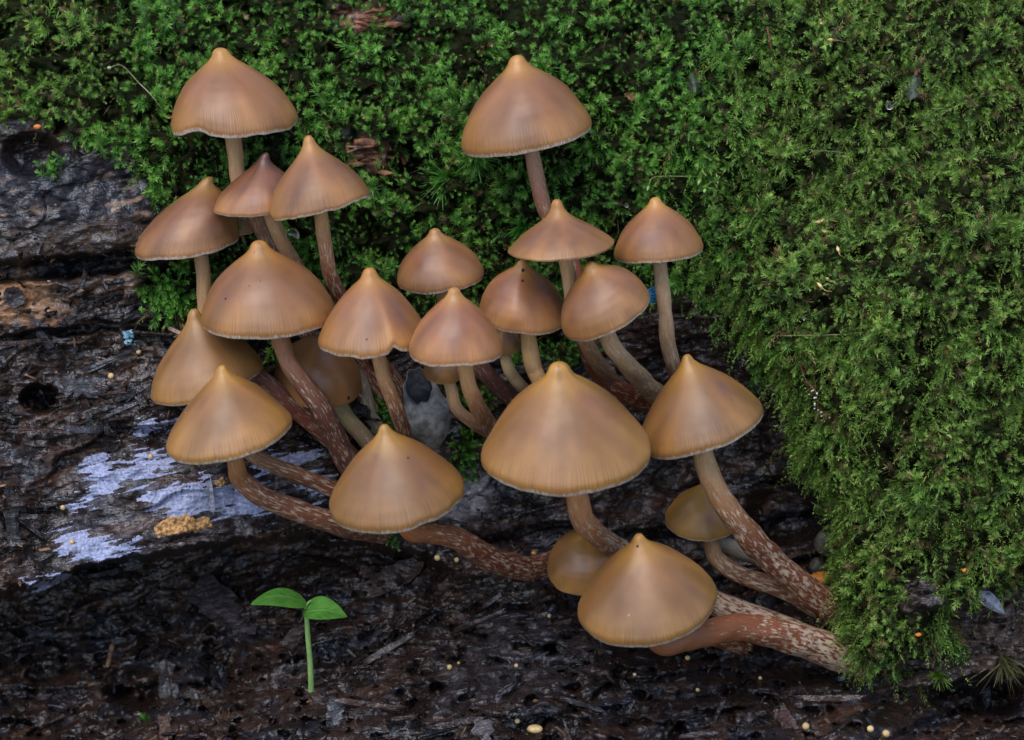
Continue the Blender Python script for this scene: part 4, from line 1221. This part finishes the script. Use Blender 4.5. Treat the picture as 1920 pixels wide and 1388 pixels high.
patch((318, 560), 110, 26, 20, 'bright green moss clump on the dark wood beside a pale stem', 71)
patch((732, 772), 70, 14, 18, 'small bright moss clump between a reddish stem and the grey husk', 72, 1.1, .8)
patch((872, 845), 60, 11, 20, 'small moss clump below the grey husk', 73, 1.0, .8)
patch((100, 320), 14, 14, 9, 'single feathery moss sprig lying on the blue-black wood', 74, 1.0, 1.1)
patch((1440, 680), 40, 20, 16, 'pale feathery moss shoots reaching out by the lopsided cap', 75, 1.2, 1.3)
patch((1070, 660), 40, 30, 16, 'thin green moss in the hollow behind the largest cap', 76, 0.6, .8)
patch((730, 1010), 12, 9, 5, 'few moss leaves under the edge of the low cone cap', 77, 0.8, .7)


# moss sporophytes: stalk with a capsule
def sporophyte(pts, label, colr=(0.40, 0.24, 0.08), cap=True, group='moss stalks with capsules', r=0.00011, lift=2.0, capcol=None):
    w = []
    for k, (x, y) in enumerate(pts):
        w.append(P(x, y, float(surf_depth(x, y)) + lift * (0.2 + k)))
    path = catmull(np.array(w), 18)
    root = thing('moss_sporophyte', label, 'moss stalk', path[0], group)
    tv, tf, tu = tube(path, np.linspace(r * 1.3, r, 18), 6)
    part('stalk', tv, tf, M_THREAD, root, col=np.repeat(np.array([colr]), len(tv), 0))
    if cap:
        dirv = nrm(path[-1] - path[-3])
        q = np.linspace(-0.2, 1, 8)
        cp = path[-1] + dirv * (q * 0.0016)[:, None]
        rr = np.array([0.00012, 0.0003, 0.0004, 0.00042, 0.00036, 0.00026, 0.00014, 0.00004])
        tv, tf, tu = tube(cp, rr, 8)
        part('capsule', tv, tf, M_THREAD, root, col=np.repeat(np.array([capcol or colr]), len(tv), 0))


S1 = 'thin golden moss stalk with a capsule, among the moss shoots'
for pts in ([(1575, 52), (1555, 46), (1541, 45)], [(1588, 80), (1572, 76), (1560, 75)], [(1560, 547), (1548, 545), (1540, 538)], [(1568, 532), (1560, 527), (1553, 524)],
            [(1590, 420), (1560, 414), (1538, 416)], [(1575, 395), (1555, 405), (1545, 412)], [(1585, 485), (1575, 478), (1572, 470)], [(1574, 440), (1562, 436), (1550, 435)]):
    sporophyte(pts, S1, (0.42, 0.27, 0.09), capcol=(0.6, 0.42, 0.16))
S2 = 'green nodding moss capsule on a thin stalk above the pointed cap set apart'
for pts in ([(1345, 332), (1290, 331), (1240, 331), (1222, 335), (1216, 350)], [(1350, 336), (1330, 322), (1318, 325), (1312, 338)], [(1375, 350), (1345, 340), (1328, 345), (1322, 356)]):
    sporophyte(pts, S2, (0.16, 0.20, 0.05), group='nodding capsules', capcol=(0.22, 0.36, 0.09))
sporophyte([(310, 215), (285, 180), (260, 155), (235, 128), (222, 122), (206, 127)], 'pale arching moss stalk in front of the moss beside the wavy-edged cap', (0.28, 0.26, 0.12), capcol=(0.4, 0.5, 0.22), group=None)
sporophyte([(1230, 370), (1240, 325), (1263, 268)], 'straight reddish bristle rising from behind the tip of the pointed cap set apart', (0.20, 0.09, 0.05), False, None)
sporophyte([(1432, 27), (1440, 60), (1447, 95)], 'thin dark red bristle in the upper moss', (0.25, 0.07, 0.06), False, None, 0.00016)
for pts in ([(1570, 975), (1545, 958), (1522, 942)], [(1580, 990), (1568, 985), (1556, 980)], [(1570, 1105), (1545, 1105), (1522, 1106)], [(1566, 1072), (1555, 1065), (1545, 1058)], [(1562, 1080), (1556, 1076), (1548, 1073)]):
    sporophyte(pts, 'fine pale green bristle sticking out from the edge of the moss curtain', (0.30, 0.36, 0.12), False, 'bristles on the curtain edge')
for pts in ([(1450, 250), (1500, 246), (1560, 240)], [(1600, 290), (1560, 284), (1520, 282)], [(880, 310), (862, 300), (850, 292)], [(1700, 1075), (1660, 1045), (1630, 1035)], [(1650, 620), (1560, 628), (1445, 630)]):
    sporophyte(pts, 'fine straw-coloured thread lying across the moss', (0.22, 0.19, 0.09), False, 'threads across the moss', 0.00007)
twp = catmull(np.array([P(x, y, float(surf_depth(x, y)) + 4) for x, y in ((1500, 683), (1512, 715), (1530, 735), (1535, 765), (1555, 785))]), 30)
root = thing('twig', 'reddish hair-thin twig beaded with white drops, hanging on the moss curtain', 'twig', twp[0])
tv, tf, tu = tube(twp, 0.00022, 8, 0.3, 3)
part('stalk', tv, tf, M_THREAD, root, col=np.repeat(np.array([[0.16, 0.045, 0.035]]), len(tv), 0))


M_BEAD = plain('white_bead', (0.75, 0.75, 0.72), 0.3, 0.6, var=0.1)
for k in range(26):
    t = rng.uniform(0.45, 1); i = int(t * 29)
    v, f = ball(twp[i] + rng.normal(0, 0.0005, 3) - F * 0.0004 + R * -0.0004, rng.uniform(0.00012, 0.0003), 8, 6)
    part('bead', v, f, M_BEAD, root)

# dew drops
for x, y, rp, dd, lab in ((549, 441, 12.5, 14, 'clear round dew drop hanging beside a mushroom stem'), (1668, 198, 8, 3, 'small clear dew drop in the upper part of the moss'),
                          (1668, 577, 8, 3, 'small clear dew drop on the moss beneath a grey pointed scale'), (1175, 385, 4, 4, 'tiny dew drop on moss between the flared cap and the pointed cap'), (1507, 597, 4, 4, 'tiny dew drop on the moss curtain edge')):
    v, f = ball(P(x, y, dd if dd > 10 else float(surf_depth(x, y)) + dd + rp * 0.12 + 2), rp * mpp(0), 32, 20, (0.95, 1, 1.05))
    tag(new_mesh('dew_drop', v, f, M_DEW), lab, 'dew drop')

# pointed grey scales in the moss
for x, y, lab in ((1305, 158, 'grey pointed bud scale with orange tip in the moss above the set-apart cap'), (1718, 545, 'grey pointed bud scale with orange tip halfway down the moss'), (1718, 160, 'grey pointed bud scale with orange tip high in the moss')):
    d = float(surf_depth(x, y)) + 1.3
    root = thing('bud_scale', lab, 'bud scale', P(x, y + 26, d))
    q = np.linspace(0, 1, 9)
    w = 15 * np.sqrt(np.clip(q, 0, 1)) * (1 - 0.15 * q) + 1.5
    X = x + (np.array([-1, -.5, 0, .5, 1])[None] * w[:, None]); Y = np.repeat((y - 24 + 48 * q)[:, None], 5, 1) + rng.normal(0, 4, 5)[None] * q[:, None] ** 2
    X = X + rng.normal(0, 1.2, X.shape) + 5 * np.sin(q * 2.4 + x)[:, None]
    Dd = d + np.repeat((np.array([0, .8, 1.2, .8, 0]))[None], 9, 0) * (0.3 + q[:, None])
    vv = P(X, Y, Dd).reshape(-1, 3)
    part('scale', vv, grid_faces(9, 5, flip=True), M_SCALE, root)
    v, f = ball(P(x, y - 22, d + 0.6), 0.0006, 10, 8, (0.8, 0.8, 1.7))
    part('tip', v, f, M_RED, root)

# orange-brown scrap of leaf in the moss
for (x, y, w, h, lab) in ((1186, 182, 16, 8, 'orange-brown curled leaf scrap on the moss beside the tall plain tan cap'), (758, 296, 9, 14, 'orange leaf scrap at the rim of the red rotten wood')):
    d = float(surf_depth(x, y)) + 3.2
    gx_, gy_ = np.meshgrid(np.linspace(-1, 1, 9), np.linspace(-1, 1, 5))
    vv = P(x + gx_ * w * (1 - 0.25 * gy_ ** 2), y + gy_ * h * (1 - 0.6 * gx_ ** 2) - 5 * gx_ ** 2, d + 1.2 * gx_ ** 2 + 0.5 * np.sin(gy_ * 3)).reshape(-1, 3)
    tag(new_mesh('leaf_scrap', vv, grid_faces(5, 9, flip=True), M_RED), lab, 'leaf')

# ------------------------------------------------------------------ grey husk among the stems
hc = P(778, 700, 12); ht = P(818, 842, 4)
axh = nrm(ht - hc); s1 = nrm(np.cross(axh, F)); s2 = np.cross(axh, s1)      # s2 towards or away from camera
if s2 @ F > 0: s2 = -s2
root = thing('seed_husk', 'hollow grey weathered husk wedged among the mushroom stems', 'husk', ht)
Lh = np.linalg.norm(ht - hc)
th = np.linspace(0, 2 * np.pi, 40, endpoint=False)


def husk_rows(prof, cut):
    rows = []
    for q, r in prof:
        s = np.repeat(q, 40)
        s = np.maximum(s, cut * (0.5 + 0.5 * np.sin(th)) + 0.02 * np.sin(th * 7)) if cut else s       # near wall broken lower
        rows.append(hc + axh * (s * Lh)[:, None] + (s1 * np.cos(th)[:, None] + s2 * np.sin(th)[:, None]) * (r * mpp(8) * (1 + 0.05 * np.sin(th * 3 + q * 4)))[:, None])
    return np.array(rows)


outer_p = [(0, 25), (.12, 30), (.25, 34), (.36, 37), (.44, 42), (.445, 44), (.55, 45), (.68, 42), (.8, 34), (.9, 22), (.97, 9), (1.0, 2)]
vo = husk_rows(outer_p, 0.32)
part('shell', vo.reshape(-1, 3), grid_faces(12, 40, True), M_SHELL, root)
inner_p = [(0, 24), (.12, 28), (.25, 31), (.36, 33), (.45, 36), (.55, 37), (.65, 30), (.72, 12), (.73, 1)]
vi = husk_rows(inner_p, 0.32)
part('hollow', vi.reshape(-1, 3), grid_faces(9, 40, True, True), M_HOLLOW, root)
lip = np.vstack([vo[0], vi[0]])
k = np.arange(40)
part('rim', lip, np.stack([k, k + 40, (k + 1) % 40 + 40, (k + 1) % 40], -1), M_SHELL, root)

# ------------------------------------------------------------------ blue feather barbs
root = thing('feather', 'scrap of shiny blue feather barbs behind the bent-tip cap', 'feather', P(1240, 560, 0))
for k in range(13):
    y0 = 534 + k * 2.6
    pth = catmull(np.array([P(1236 - 0.04 * (k - 6) ** 2 * 3 + rng.normal(0, 1.5), y0 + 2, 1), P(1218, y0 * 0.7 + 549 * 0.3 + 5 + rng.normal(0, 1), 3), P(1196, y0 * 0.4 + 549 * 0.6 + 12 + rng.normal(0, 2), 3)]), 10)
    tv, tf, tu = tube(pth, np.linspace(0.0002, 0.00015, 10), 6)
    part('barb', tv, tf, M_FEATHER, root)

# ------------------------------------------------------------------ seedling
sd_d = 30.0
base_d = float(surf_depth(584, 1300))
root = thing('seedling', 'young green seedling with two pointed leaves on a thin pale stem', 'seedling', P(584, 1300, base_d - 1))
top_d = base_d + 6
stp = catmull(np.array([P(584, 1302, base_d - 1.5), P(582, 1250, base_d + 1.5), P(577, 1190, base_d + 4), P(574, 1138, top_d)]), 24)
tv, tf, tu = tube(stp, np.linspace(6.0, 4.6, 24) * mpp(20), 12, 0.05)
part('stem', tv, tf, M_SPROUT, root)


def seed_leaf(b0, tipp, up_px, dn_px, d0, d1, arch, dfront):
    n, mm = 22, 9
    b0 = np.array(b0, float); tipp = np.array(tipp, float)
    q = np.linspace(0, 1, n); s = np.linspace(-1, 1, mm)
    axp = tipp - b0
    prof = np.sin(np.pi * np.clip(q, 0, 1) ** 0.80) ** 0.75 * (1 - 0.15 * q); prof[0] = 0.10; prof[-1] = 0.0
    Q, S = np.meshgrid(q, s, indexing='ij'); W = np.repeat(prof[:, None], mm, 1)
    X = b0[0] + axp[0] * Q
    off = np.where(S < 0, S * up_px, S * dn_px) * W
    Y = b0[1] + axp[1] * Q + off - arch * np.sin(np.pi * Q) ** 0.9
    D = d0 + (d1 - d0) * Q + dfront * S * W + 0.7 * np.abs(S) * W
    vv = P(X, Y, D).reshape(-1, 3)
    uv = np.stack([Q, S, 0 * Q], -1).reshape(-1, 3)
    v2 = vv + np.array(F) * 0.00025
    nV = len(vv)
    f1 = grid_faces(n, mm, flip=True) if True else None
    return np.vstack([vv, v2]), np.vstack([f1, f1[:, ::-1] + nV]), np.vstack([uv, uv])


for args in (((577, 1134), (469, 1134), 17, 21, top_d, top_d + 2, 16, 5.0), ((567, 1150), (651, 1157), 27, 20, top_d + 1.0, top_d + 5, 10, 4.5)):
    vv, ff, uu = seed_leaf(*args)
    part('leaf', vv, ff, M_LEAF, root, uv=uu)
pth = catmull(np.array([P(574, 1138, top_d), P(578, 1130, top_d + .4), P(584, 1125, top_d + .8)]), 8)
tv, tf, tu = tube(pth, np.array([3, 2.6, 2.2, 2, 1.8, 1.4, 1, .5]) * mpp(20), 8)
part('bud', tv, tf, M_SPROUT, root)

# ------------------------------------------------------------------ wood chips, balls, debris
def chip_mesh(px, py, L, W, T, ang, tilt, seed, lift=0.6, colr=(0.05, 0.04, 0.038)):
    """splintered flat flake: jagged outline, grain ridges, real thickness"""
    g = np.random.default_rng(seed)
    nu, nv = 9, 5
    u = np.linspace(-1, 1, nu); v = np.linspace(-1, 1, nv)
    UU, VV = np.meshgrid(u, v, indexing='ij')
    jag0 = g.uniform(-.22, .22, nv); jag1 = g.uniform(-.22, .22, nv)
    UU = UU + np.where(UU < 0, jag0[None] * -np.minimum(UU, 0), jag1[None] * np.maximum(UU, 0))
    wv = 1 + 0.16 * g.normal(size=nu)[:, None]
    VV = VV * wv * (1 - 0.25 * np.abs(UU) ** 3 * g.uniform(0, 1))
    d = float(surf_depth(px, py))
    m = mpp(d)
    nor = surf_normal(np.array([float(px)]), np.array([float(py)]), 30)[0]
    nor = nrm(nor * 0.55 - F * 0.45 + g.normal(0, tilt, 3))
    a = math.radians(ang)
    e1 = R * math.cos(a) + U * math.sin(a); e1 = nrm(e1 - nor * (e1 @ nor)); e2 = np.cross(nor, e1)
    hgt = 0.25 * T * np.repeat(g.normal(size=nv)[None], nu, 0) + 0.3 * T * g.normal(size=(nu, nv)) * 0.5 + 0.6 * T * (UU ** 2) * g.normal(0, .6)
    c0 = P(px, py, d + lift)
    top = c0 + (UU * L * m)[..., None] * e1 + (VV * W * m)[..., None] * e2 + (hgt * m + T * m * 0.5)[..., None] * nor
    bot = top - nor * T * m
    vv = np.vstack([top.reshape(-1, 3), bot.reshape(-1, 3)])
    f = grid_faces(nu, nv); n0 = nu * nv
    ring = [i * nv for i in range(nu)] + [(nu - 1) * nv + j for j in range(1, nv)] + [i * nv + nv - 1 for i in range(nu - 2, -1, -1)] + [j for j in range(nv - 2, 0, -1)]
    ring = np.array(ring); nx = np.roll(ring, -1)
    sk = np.stack([ring, nx, nx + n0, ring + n0], -1)
    c = np.repeat(np.array([colr]) * 0.8 * g.uniform(0.75, 1.25), len(vv), 0)
    return vv, np.vstack([f[:, ::-1], f + n0, sk]), c


big = [(420, 1140, 88, 34, 9, -45, 'broad slanting dark wood flake beside the seedling leaf', (0.055, 0.044, 0.046)),
       (318, 1300, 62, 21, 8, -80, 'upright dark wood strip standing among the debris below the ledge', (0.05, 0.042, 0.042)),
       (735, 1085, 60, 20, 8, 33, 'slanting brown wood flake between the seedling and the white-flecked stem', (0.055, 0.038, 0.03)),
       (905, 1375, 26, 20, 8, -85, 'short blunt wood stub at the very bottom of the debris', (0.07, 0.06, 0.062)),
       (630, 1340, 34, 16, 6, -80, 'blue-grey wood chip below the seedling foot', (0.065, 0.07, 0.08)),
       (150, 725, 44, 22, 8, -10, 'blue-black wood flake on the rotten wood facing the tilted tan cap', (0.05, 0.05, 0.054)),
       (22, 970, 50, 13, 6, -85, 'narrow upright grey wood splinter at the end of the lilac crust', (0.04, 0.038, 0.04)),
       (1480, 1200 + 160, 40, 14, 6, -60, 'reddish bark strip low in the wet debris under the thick stem', (0.075, 0.045, 0.038)),
       (395, 930, 5, 24, 3, 5, 'whitish upright splinter stuck in the lilac crust', (0.35, 0.35, 0.42)),
       (540, 1210, 60, 14, 6, 60, 'brown upright splinter leaning near the seedling stem', (0.045, 0.034, 0.03)),
       (310, 1365, 30, 12, 5, -70, 'small reddish wood chip at the foot of the upright strip', (0.10, 0.06, 0.045))]
for k, (x, y, L, W, T, a, lab, cc) in enumerate(big):
    vv, ff, c = chip_mesh(x, y, L, W, T, a, 0.12, 500 + k, 1.2, cc)
    tag(new_mesh('wood_chip', vv, ff, M_CHIP, smooth=False, col=c), lab, 'wood chip', 'wood chips')
SPL = 'long thin fibrous splinter lying along the grain of the wet wood'
for k in range(26):
    x, y = (rng.uniform(560, 1880), rng.uniform(1150, 1390)) if k < 18 else (rng.uniform(0, 300), rng.uniform(620, 850))
    if moss_mask(np.array([x]), np.array([y]))[0] > -20: continue
    vv, ff, c = chip_mesh(x, y, rng.uniform(26, 70), rng.uniform(3, 8), rng.uniform(3, 6), rng.normal(10, 22), 0.15, 900 + k, 0.9, [(0.035, 0.022, 0.018), (0.028, 0.026, 0.030), (0.060, 0.034, 0.025)][k % 3])
    tag(new_mesh('wood_splinter', vv, ff, M_WOOD2, smooth=True, col=c), SPL, 'splinter', 'splinters on the wet wood')
spots = []
for k in range(64):
    if k < 46: x, y = rng.uniform(-40, 1960), rng.uniform(1110, 1400)
    else: x, y = rng.uniform(-40, 320), rng.uniform(520, 860)
    if moss_mask(np.array([x]), np.array([y]))[0] > -15: continue
    if float(ledge_sd(np.array([float(x)]), np.array([float(y)]))[0]) < 25 and y > 1000: continue
    spots.append((x, y))
for k, (x, y) in enumerate(spots):
    L = rng.uniform(9, 30)
    vv, ff, c = chip_mesh(x, y, L, L * rng.uniform(0.25, 0.6), rng.uniform(2.5, 6), rng.normal(-5, 40), 0.35, 600 + k, 0.5, [(0.020, 0.014, 0.0125), (0.030, 0.020, 0.016), (0.022, 0.021, 0.024), (0.040, 0.023, 0.016)][int(rng.integers(0, 4))])
    low = y > 1000
    tag(new_mesh('wood_chip', vv, ff, M_CHIP, smooth=False, col=c), 'small dark wet chip in the litter of rotten wood below the log ledge' if low else 'small dark chip on the crumbling bare wood face above the ledge', 'wood chip', 'small chips in the litter' if low else 'small chips on the wood face')

for k, (x, y, rp) in enumerate(((820, 1046, 6), (856, 1050, 5), (1289, 1234, 5), (1308, 1294, 4), (1511, 1362, 7), (1632, 1367, 6.5), (1661, 1376, 7.5), (1425, 1204, 5), (1030, 1155, 4), (843, 1251, 5), (1425, 1272, 4), (968, 1248, 4), (860, 1244, 3.5),
                               (1190, 1265, 3.5), (970, 1352, 5), (282, 856, 5), (118, 952, 5), (135, 1016, 5), (260, 660, 5), (208, 705, 6))):
    v, f = ball(P(x, y, float(surf_depth(x, y)) + rp * 0.10 + 0.3), rp * mpp(10), 14, 10)
    low = y > 1030
    tag(new_mesh('slime_mould', v, f, M_BALL), 'tiny round yellowish slime mould ball on the wet wood litter' if low else 'tiny ochre ball on the bare wood around the lilac crust', 'slime mould', 'slime mould balls' if low else 'ochre balls')
v, f = ball(P(1003, 1367, float(surf_depth(1003, 1367)) + 1.5), 13 * mpp(30), 18, 12, (1.15, 0.8, 0.62))
tag(new_mesh('seed', v, f, M_BALL), 'flat oval tan seed lying at the bottom of the wet litter', 'seed')
for k, (x, y, rp) in enumerate(((1348, 1161, 9), (1384, 1011, 5), (1722, 1190, 5), (1001, 1037, 4), (1810, 1070, 5), (320, 220, 4), (70, 238, 6))):
    v, f = ball(P(x, y, float(surf_depth(x, y)) + 1.2), rp * mpp(0), 12, 8, (1.3, 0.9, 0.8))
    tag(new_mesh('orange_fungus', v, f, M_ORANGE), ['orange speck beneath the fork of the thick stem base', 'orange speck beside the pear-shaped cap', 'orange speck at the foot of the moss curtain', 'orange speck by the red-brown curving stem', 'orange speck on worn wood in the moss curtain', 'orange speck in moss near the wavy-edged cap', 'orange speck at the moss edge over the blue-black wood'][k], 'fungus')
for k, (x, y, rx) in enumerate(((1545, 1082, 22), (1455, 1078, 14))):
    v, f = ball(P(x, y, float(surf_depth(x, y)) + 2), rx * mpp(0), 20, 12, (1.2, .8, .42))
    tag(new_mesh('orange_fungus', v, f, M_ORANGE), ('flat orange fungus in the hollow against the moss curtain', 'small orange fungus between two flecked stems')[k], 'fungus')

# grey insect wing at the foot of the moss
q = np.linspace(0, 1, 12); w = 13 * np.sin(np.pi * q ** 0.75) ** 0.8 + 0.6
s = np.linspace(-1, 1, 5)
axv = np.array([1884 - 1834, 1152 - 1106.]); nv_ = np.array([-axv[1], axv[0]]) / np.linalg.norm(axv)
X = 1834 + axv[0] * q[:, None] + nv_[0] * w[:, None] * s[None]; Y = 1106 + axv[1] * q[:, None] + nv_[1] * w[:, None] * s[None]
dw = float(surf_depth(1860, 1130)) + 4.0
vv = P(X, Y, dw + 0.8 * (1 - s[None] ** 2) + 0 * X).reshape(-1, 3)
vv2 = vv + F * 0.0002
f1 = grid_faces(12, 5)
tag(new_mesh('insect_wing', np.vstack([vv, vv2]), np.vstack([f1, f1[:, ::-1] + len(vv)]), M_WING), 'small grey-lilac insect wing caught on the bare wood below the moss', 'wing')

# fine debris: crumbs and fibres nobody could count
def debris(n, region, label, seed, cols):
    g = np.random.default_rng(seed)
    x0, x1, y0, y1 = region
    px = g.uniform(x0, x1, n); py = g.uniform(y0, y1, n)
    keep = (moss_mask(px, py) < -4) & ~((px > 90) & (px < 620) & (py > 840) & (py < 1060))
    px, py = px[keep], py[keep]; n = len(px)
    b = P(px, py, surf_depth(px, py) + g.uniform(-0.1, 0.5, n))
    s = g.uniform(0.0002, 0.0008, n)[:, None] * (1 + 1.2 * (g.uniform(0, 1, (n, 1)) < 0.1))
    e1 = nrm(g.normal(size=(n, 3)) + R * 0.9); e2 = nrm(np.cross(e1, g.normal(size=(n, 3)))); e3 = np.cross(e1, e2)
    asp = g.uniform(1, 3.2, (n, 1))
    vs8 = []
    for i in (-1, 1):
        for j in (-1, 1):
            for k in (-1, 1):
                vs8.append(b + e1 * i * s * asp * g.uniform(.7, 1.1, (n, 1)) + e2 * j * s * 0.5 * g.uniform(.6, 1.1, (n, 1)) + e3 * k * s * 0.32 * g.uniform(.6, 1.1, (n, 1)))
    V = np.stack(vs8, 1).reshape(-1, 3)
    q = np.array([[0, 1, 3, 2], [4, 6, 7, 5], [0, 4, 5, 1], [2, 3, 7, 6], [0, 2, 6, 4], [1, 5, 7, 3]])
    f = (np.arange(n)[:, None, None] * 8 + q[None]).reshape(-1, 4)
    cidx = g.integers(0, len(cols), n)
    c = np.array(cols)[cidx] * g.uniform(0.6, 1.4, (n, 1))
    o = new_mesh('wood_debris', V, f, M_CHIP, smooth=False, col=np.repeat(c, 8, 0))
    tag(o, label, 'debris', kind='stuff')


BR = [(0.014, 0.010, 0.009)] * 8 + [(0.028, 0.018, 0.013)] * 4 + [(0.020, 0.020, 0.024)] * 3 + [(0.12, 0.07, 0.04)]
debris(1400, (-60, 1980, 1090, 1430), 'fine wet wood crumbs and fibres strewn over the litter below the log', 801, BR)
debris(1000, (-60, 420, 430, 1090), 'fine wood crumbs on the bare crumbling face of the log', 802, BR + [(0.2, 0.12, 0.07)])
debris(700, (420, 1600, 640, 1250), 'fine wood crumbs in the hollow behind the mushroom stems', 803, BR)
